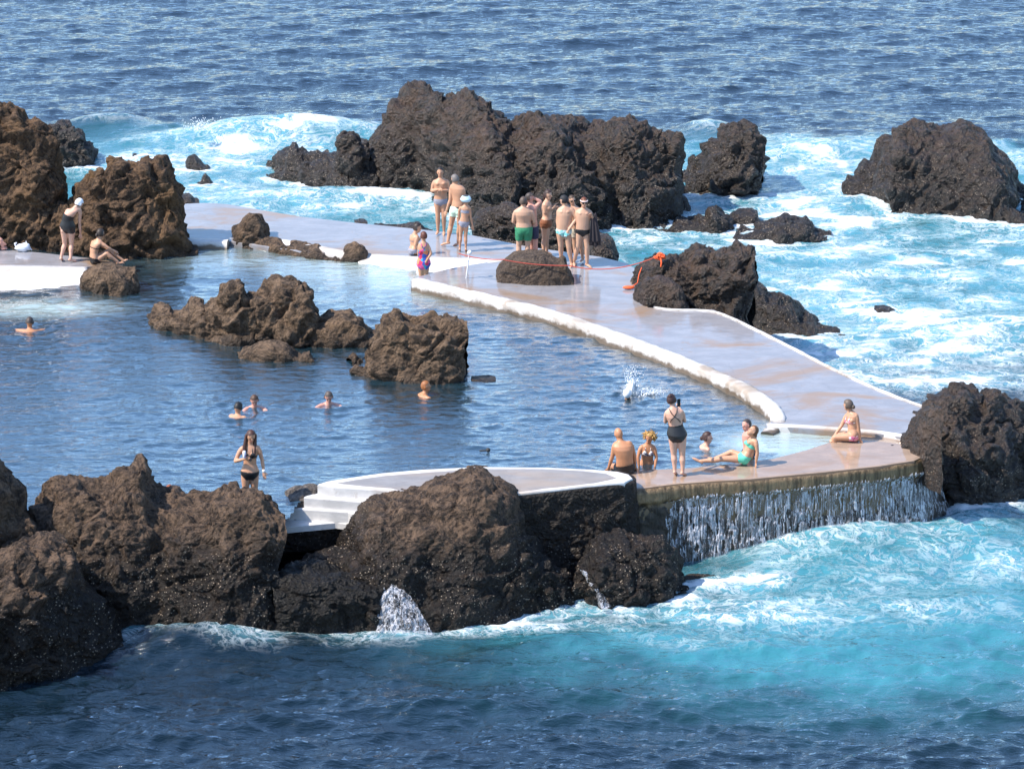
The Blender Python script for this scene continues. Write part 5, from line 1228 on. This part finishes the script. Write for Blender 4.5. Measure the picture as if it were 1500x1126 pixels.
# 15 green shorts
J, b = jpx(dict(hd=(766.7, 295.5, .02), nk=(766.5, 303.5, 0), shL=(754.8, 310.5, 0), shR=(779.5, 310.5, 0), elL=(751.8, 325, .02), haL=(757.5, 326.5, .26), elR=(783, 326, .02), haR=(777, 328, .26),
                hipL=(761.3, 337, 0), hipR=(773.5, 337, 0), knL=(760, 360, .02), knR=(773, 360, .02), anL=(759.5, 381, 0), anR=(772.5, 381, 0), toL=(759, 386, .14), toR=(774, 386, .14)), (766, 386.5, .12))
person('broad man in striped green swim shorts seen from behind, behind the brown boulder', floor_fix(J, b), b, 1.74, 'm', 1.2, 'mid', face=(.2, 1, 0), hair=(.09, .06, .045), clothes=[('trunks', greenst, .62)])
# 16
J, b = jpx(dict(hd=(776, 290, 0), nk=(777, 299.5, 0), shL=(774, 305, .16), shR=(783.5, 304.5, -.05), elL=(770, 316, .3), haL=(774, 327, .3), elR=(792, 295.5, -.02), haR=(782.5, 290, -.02), fiR=(778, 287.5, -.02),
                hipL=(777, 336, .1), hipR=(783, 336, -.05), knL=(779, 358, .1), knR=(784.5, 358, -.03), anL=(780, 378, .1), anR=(786, 379, -.03)), (783, 383, .12))
person('man in navy shorts half hidden behind the broad man, hand raised to his forehead', floor_fix(J, b), b, 1.78, 'm', 1.0, 'pink', face=(.9, -.1, -.1), hair=(.05, .035, .03), clothes=[('trunks', navy, .6)])
# 17
J, b = jpx(dict(hd=(803, 286, 0), nk=(801.5, 294.5, 0), shR=(798.5, 299, -.1), shL=(805, 299, .1), elR=(798, 312, -.12), haR=(809.5, 305.5, -.08), elL=(806, 312, .12), haL=(811, 303, .06), hipR=(798.5, 329, -.09), hipL=(800, 328.5, .09),
                knR=(797.5, 350, -.05), knL=(800.5, 350, .08), anR=(796, 371, -.08), anL=(801, 371, .1), toR=(803, 374, -.08), toL=(808, 373, .1)), (798, 374.5, .12))
person('dark-haired woman in brown high-waisted bikini facing right, sunglasses on', floor_fix(J, b), b, 1.74, 'f', 1.12, 'mid', face=(.75, -.65, 0), hair=(.035, .014, .01), style='tail', clothes=[('high_bottom', brownc), ('bikini_top', cmat('tan_top', (.45, .30, .2)))])
pp = None
# 18
J, b = jpx(dict(hd=(826, 293.5, 0), nk=(828, 302, 0), shR=(819.5, 307, 0), shL=(838.5, 306.5, -.03), elR=(816.5, 322, .06), haR=(817.5, 335, .0), elL=(844, 321, -.05), haL=(832.5, 337.5, -.17),
                hipR=(820, 339, 0), hipL=(831.5, 340, 0), knR=(821.5, 361, .0), knL=(833.5, 364, -.05), anR=(822, 381, .05), anL=(837, 386.5, -.05), toR=(820, 384, -.1), toL=(836, 391.5, -.2)), (830, 389, .12))
person('bearded man in aqua print briefs with a black cap, head turned away to the left', floor_fix(J, b), b, 1.74, 'm', 1.14, 'mid', face=(-.85, .4, 0), hair=(.015, .01, .01), style='blackcap', clothes=[('briefs', aquapr)])
# 19
J, b = jpx(dict(hd=(838, 293.5, 0), nk=(840, 302.5, 0), shR=(833, 308, .1), shL=(847, 307, -.02), elR=(832, 322, .1), haR=(834, 335, .1), elL=(852, 320, .05), haL=(850, 333, .05), hipR=(841, 338, .05), hipL=(850, 338, 0),
                knR=(842, 359, .05), knL=(851.5, 360, .0), anR=(843, 378, .05), anL=(853.5, 379, 0), toR=(840, 381, -.08), toL=(851, 383, -.12)), (848, 384, .12))
p19 = person('man with wavy brown hair and sunglasses standing behind two others', floor_fix(J, b), b, 1.74, 'm', 1.0, 'mid', face=(.3, -1, 0), hair=(.06, .035, .02), clothes=[('trunks', cmat('swim_cream', (.6, .55, .45)), .4)]); glasses(p19)
# 20
J, b = jpx(dict(hd=(855.5, 296.5, -.05), nk=(855, 305, 0), shR=(845, 310.5, 0), shL=(864.5, 311, 0), elR=(842, 325, .1), haR=(845, 336, .0), elL=(869.5, 322.5, -.02), haL=(866.5, 315, -.18),
                hipR=(849, 339, 0), hipL=(858.5, 339.5, 0), knR=(846.5, 362, -.03), knL=(860, 363, -.05), anR=(840.5, 385, .05), anL=(860, 387, -.05), toR=(841.5, 389.5, -.1), toL=(866, 392.5, -.15)), (853, 390.5, .12))
p20 = person('man in tiny black briefs with headband and sunglasses, dark towel over his arm', floor_fix(J, b), b, 1.72, 'm', 1.12, 'mid', face=(.15, -1, -.05), hair=(.14, .04, .015), clothes=[('briefs', black)]); glasses(p20)
a = Acc(); 
hb = p20; ang = np.linspace(0, 2 * np.pi, 20, endpoint=False)
pts = np.array([hb['hd'] + hb['hu'] * .045 + hb['hs'] * .083 * math.cos(t) + hb['fc'] * .101 * math.sin(t) for t in np.linspace(0, 2 * np.pi, 25)])
a.add(*tube_geo(pts, .012, 6)); a.build('headband', cmat('band_pink', (.80, .62, .58)), hb['root'])
# towel hanging from the arm
tw = unpY(869.5, 312, b[1] - .1); rr = []
n1, n2 = 26, 40
for i in range(n1):
    u = i / (n1 - 1); 
    for j in range(n2):
        t = j / (n2 - 1) * 2; side = 1 if t < 1 else -1; dep = abs(1 - t)
        w = (.07 + .10 * dep); z = -.80 * dep if side > 0 else -.68 * dep
        rr.append(((u - .5) * 2 * w * .8 + .04 * dep, side * (.02 + .035 * math.cos(u * 17) * dep * .5 + .03 * dep), z + .02 * math.sin(u * 9)))
o = mesh_np('towel', np.array(rr), grid_faces(n1, n2), cmat('towel_dark', (.035, .028, .032), .95, noise_amt=.3), loc=tuple(tw)); tag(o, 'long dark towel hanging from the arm of the man in black briefs', 'towel')
md = o.modifiers.new('s', 'SOLIDIFY'); md.thickness = .012
# 22 bald man seated
J, b = jpx(dict(hd=(906, 635.5, .06), nk=(909, 645.5, .02), sp=(914, 665, -.06), shL=(900.5, 651, 0), shR=(923.5, 649.5, 0), elL=(897, 668, .0), haL=(891.5, 685, .06), elR=(929, 666, .08), haR=(930.5, 682, .12),
                hipL=(909, 685, 0), hipR=(922, 685.5, 0), knL=(897, 682.5, .38), knR=(921, 681, .42), anL=(898, 704, .55), anR=(922, 704, .6)), (915, 691.5, .05))
person('bald sun-tanned man in dark trunks sitting at the pool edge, back turned', J, b, 1.76, 'm', 1.08, 'deep', face=(-.4, .9, -.3), style='bald', clothes=[('trunks', black, .3)])
# 23 blonde
J, b = jpx(dict(hd=(951.5, 640.5, -.04), nk=(949.5, 650, 0), shR=(938.5, 655, 0), shL=(958.5, 655.5, 0), elR=(934.5, 669.5, -.06), haR=(936, 683.5, -.1), elL=(961.5, 669.5, -.03), haL=(959.5, 683.5, -.12),
                hipR=(942.5, 684, .1), hipL=(952, 684.5, .1), knR=(942, 705, .1), knL=(952, 706, .1), anR=(942, 728, .15), anL=(952, 728, .15)), (947, 680, 0))
b = b.copy(); b[2] = -.5
person('curly blonde woman in white patterned bikini leaning on her hands at the pool edge', J, b, 1.62, 'f', 1.0, 'deep', face=(-.45, -1, 0), gaze_down=.35, hair=(.42, .24, .07), style='bushy', clothes=[('bikini_bottom', whitepr, .05), ('bikini_top', whitepr)])
# 24 phone woman
J, b = jpx(dict(hd=(983.8, 586, .05), nk=(986, 597, 0), shL=(976.3, 604, 0), shR=(999, 602.8, 0), elL=(974.5, 618, .1), haL=(988, 604, .33), elR=(1003, 617, .12), haR=(995.5, 597, .34),
                hipL=(985.5, 638, 0), hipR=(999, 638, 0), knL=(987, 665, .03), knR=(999.5, 666, .03), anL=(988.5, 689, -.02), anR=(1000, 692, -.02), toL=(990.5, 694.5, .14), toR=(1006, 697, .08)), (995, 696.5, .05))
person('woman in black cross-back swimsuit standing with her back turned, taking a picture', floor_fix(J, b), b, 1.64, 'f', 1.14, 'fair', face=(.35, 1, 0), hair=(.035, .013, .011), style='bun', clothes=[('swimsuit', black, .40, 1)])
ph = unpY(994.3, 589.8, b[1] + .33); a = Acc()
x, y, z = .038, .006, .078
vs = [(sx * x, sy * y, sz * z) for sx in (-1, 1) for sy in (-1, 1) for sz in (-1, 1)]
phm = mesh_np('phone', vs, [(0, 1, 3, 2), (4, 6, 7, 5), (0, 4, 5, 1), (2, 3, 7, 6), (0, 2, 6, 4), (1, 5, 7, 3)], cmat('phone_black', (.01, .01, .012), .2), smooth=False, loc=tuple(ph))
phm.rotation_euler = (0, 0, .5); bv = phm.modifiers.new('b', 'BEVEL'); bv.width = .005; tag(phm, 'black smartphone held up by the woman in the cross-back swimsuit', 'phone')
# 27 behind
J, b = jpx(dict(hd=(1093.5, 622.5, 0), nk=(1095.5, 631, 0), shL=(1092, 636, .12), shR=(1099, 637, -.1), elL=(1091, 648, .15), haL=(1092, 660, .12), elR=(1101, 650, -.05), haR=(1099, 662, -.02), hipL=(1095, 664, .08), hipR=(1099, 665, -.08),
                knL=(1084, 667, .15), knR=(1085, 670, .0), anL=(1080, 690, .15), anR=(1082, 692, .0)), (1096, 669, .0))
b = b.copy(); b[2] = -.3
person('man with sunburnt face sitting in the shallows half hidden behind the woman in mint', J, b, 1.7, 'm', 1.0, 'pink', face=(-.75, -.6, .05), hair=(.05, .035, .03), clothes=[('trunks', navy)])
# 26 mint bikini
J, b = jpx(dict(hd=(1102.3, 631.5, -.04), nk=(1104, 641, 0), sp=(1098, 657, .02), shL=(1107.5, 647, -.12), shR=(1099.5, 645.5, .16), elL=(1109.5, 662, -.14), haL=(1107.5, 677, -.14), elR=(1103, 660, .22), haR=(1100, 675, .2),
                hipL=(1090, 671.5, -.07), hipR=(1088, 670, .1), knL=(1056, 672, -.06), knR=(1072, 661.5, .18), anL=(1026, 675, -.02), anR=(1046, 671.5, .3), toL=(1015.5, 671, 0), toR=(1038, 670.5, .32)), (1092, 680.5, .05))
person('woman in mint green bandeau bikini reclining on the wet deck with legs stretched left', J, b, 1.68, 'f', 1.0, 'tan', face=(-.6, -.35, .75), hair=(.13, .06, .03), style='lowbun', clothes=[('bikini_bottom', mint, .06), ('bandeau', mint)])
# 28
J, b = jpx(dict(hd=(1242.3, 593.5, 0), nk=(1245.5, 602.5, 0), sp=(1250, 622, 0), shL=(1254.5, 608, -.1), shR=(1240, 608.5, .12), elL=(1257.5, 626, -.1), haL=(1260, 642, -.08), elR=(1233, 623, .08), haR=(1222, 638, .0),
                hipL=(1251, 639, -.08), hipR=(1249, 637.5, .12), knL=(1222, 640.5, -.05), knR=(1224, 638.5, .2), anL=(1220, 660, -.0), anR=(1222, 660, .2)), (1248, 646, .05))
p28 = person('woman in pink patterned bikini with hair clipped up sitting alone on the deck corner', J, b, 1.64, 'f', 1.1, 'tan', face=(-.75, .5, -.05), hair=(.11, .08, .06), style='lowbun', clothes=[('bikini_bottom', pinkpr, .04), ('bikini_top', pinkpr)])

# ------------------------------------------------------------------ small things
mrope = cmat('rope_red', (.45, .07, .045), .7); mor = cmat('rope_orange', (.85, .12, .03), .7)
bk = unp(790, 417, .12); yR = bk[1] + .02
def catenary(p, q, sag, n=40):
    t = np.linspace(0, 1, n)[:, None]; P = p + (q - p) * t; P[:, 2] -= sag * 4 * (t * (1 - t))[:, 0]; return P
p0 = unp(686, 371, .62); 
def rope(name, pts, r, mat, label, cat='rope'):
    a = Acc(); a.add(*tube_geo(pts, r, 6)); return tag(a.build(name, mat), label, cat)
yk = unp(785, 418, .12)[1]
A1 = unpY(740, 381, yk - .04); A2 = unpY(833, 389, yk - .04); A3 = unpY(957, 378, unp(957, 449, -.1)[1] + .35)
pts = np.concatenate([catenary(A1, A2, .04, 20), catenary(A2, A3, .16, 40)[1:]])
rope('rope', pts, .012, mrope, 'taut red rope across the brown boulder to the black knobbly rock')
yp = unp(684, 405, .05)[1]
pole = empty('rope_post', tuple(unp(682, 413, .03))); tag(pole, 'slim white post with a round knob beside the small ramp, holding the rope', 'post')
pb = v3(pole.location); 
def local(P): return np.asarray(P) - pb
a = Acc(); a.add(*tube_geo(local([unpY(682.5, 413, pb[1]), unpY(685, 392, pb[1]), unpY(687.5, 372, pb[1])]), .017, 8)); a.build('shaft', cmat('post_white', (.8, .8, .8), .4), pole)
a = Acc(); a.add(*sph(local(unpY(688, 370, pb[1])), .055)); a.build('knob', cmat('post_white', (.8, .8, .8), .4), pole)
rope('rope', catenary(unpY(672, 371.5, pb[1]), unpY(740, 380, yk - .04), .05), .011, mrope, 'thin red rope from the white post to the brown boulder')
# orange bundle
rr = np.random.default_rng(4); c = A3 + np.array([.16, .0, .03]); a = Acc()
for i in range(16):
    th = np.linspace(0, 2 * np.pi, 16); r0 = .05 + .028 * rr.random(); ax = nrm(rr.normal(size=3) + (0, -.6, .6)); u = nrm(np.cross(ax, (0, 0, 1.))); w = np.cross(ax, u); o_ = rr.normal(size=3) * (.04, .018, .016)
    a.add(*tube_geo(np.array([o_ + r0 * (math.cos(t) * u + .75 * math.sin(t) * w) for t in th]), .014, 5, caps=False))
a.add(*tube_geo([(0, -.02, 0), (.02, -.1, -.1), (.01, -.12, -.2)], .02, 6))
tag(a.build('rope_coil', mor, loc=tuple(c)), 'tangled orange rope coil lying on top of the black knobbly rock', 'rope coil')
fl = unp(921, 421, .17); a = Acc(); a.add(*ell_geo((0, 0, 0), (.14, 0, 0), (0, .07, 0), (0, 0, .04), 14, 8)); tag(a.build('float', mor, loc=tuple(fl)), 'small orange float lying on the walkway beside the black knobbly rock', 'float')
yj = unp(935, 440, .1)[1] - .05
rope('rope', [unpY(940, 392, yj + .25), unpY(936, 402, yj + .1), unpY(934, 414, yj), unpY(926, 420, yj)], .012, mor, 'thin orange line trailing down the black knobbly rock to the float')
# pool buoy
c = unp(715, 659, .03); a = Acc(); a.add(*sph((0, 0, 0), .045)); a.add(*tube_geo([(-.16, .02, -.02), (-.05, 0, -.01)], .015, 6)); tag(a.build('buoy', cmat('buoy_dark', (.03, .03, .03)), loc=tuple(c)), 'tiny dark buoy floating in the middle of the pool', 'buoy')
# bag on platform
c = unp(34, 368, .25); a = Acc(); rr = np.random.default_rng(2)
v, f = ell_geo((0, 0, .09), (.19, 0, 0), (0, .12, 0), (0, 0, .10), 22, 14); v[:, :] += (billow(v * 9 + 4, 3) * .05)[:, None] * (v - (0, 0, .09)) / .15; a.add(v, f)
a.add(*tube_geo([(-.17, 0, .12), (-.19, 0, .19), (-.15, 0, .2)], .02, 6)); a.add(*tube_geo([(.05, 0, .16), (.07, .0, .24), (.12, 0, .12), (.2, 0, .03)], .016, 6))
tag(a.build('bag', cmat('bag_white', (.72, .74, .80), .5), loc=tuple(c)), 'crumpled white plastic bag on the left platform beside the tall rock', 'bag')
# ------------------------------------------------------------------ light, sky, camera
cam = bpy.data.cameras.new('camera'); co_ = bpy.data.objects.new('camera', cam); COL.objects.link(co_)
co_.location = (0, 0, CAMH); co_.rotation_euler = (math.pi / 2 - TH, 0, 0)
cam.sensor_fit = 'HORIZONTAL'; cam.sensor_width = 36; cam.lens = 36 * FPX / 1500; cam.clip_start = .5; cam.clip_end = 30000
SC.camera = co_
S = nrm((-.62, -.20, .80))
el = math.asin(S[2]); az = math.atan2(S[0], S[1])
sun = bpy.data.lights.new('sun', 'SUN'); so = bpy.data.objects.new('sun', sun); COL.objects.link(so)
so.rotation_euler = Vector(S).to_track_quat('Z', 'Y').to_euler(); so.location = (0, 0, 60)
sun.energy = 3.6; sun.angle = R(.53); sun.color = (1, .905, .775)
W = bpy.data.worlds.new('World'); SC.world = W; W.use_nodes = True; nt = W.node_tree
sky = nt.nodes.new('ShaderNodeTexSky'); sky.sky_type = 'NISHITA'; sky.sun_disc = False; sky.sun_elevation = el; sky.sun_rotation = az
sky.air_density = 1.2; sky.dust_density = .5; sky.ozone_density = 6.0
nt.links.new(sky.outputs[0], nt.nodes['Background'].inputs[0]); nt.nodes['Background'].inputs[1].default_value = .15
vs_ = SC.view_settings; vs_.view_transform = 'Standard'; vs_.look = 'None'; vs_.exposure = .97; vs_.gamma = 1; vs_.use_curve_mapping = False
SC.cycles.max_bounces = 6; SC.cycles.diffuse_bounces = 2; SC.cycles.glossy_bounces = 3; SC.cycles.caustics_reflective = False; SC.cycles.caustics_refractive = False
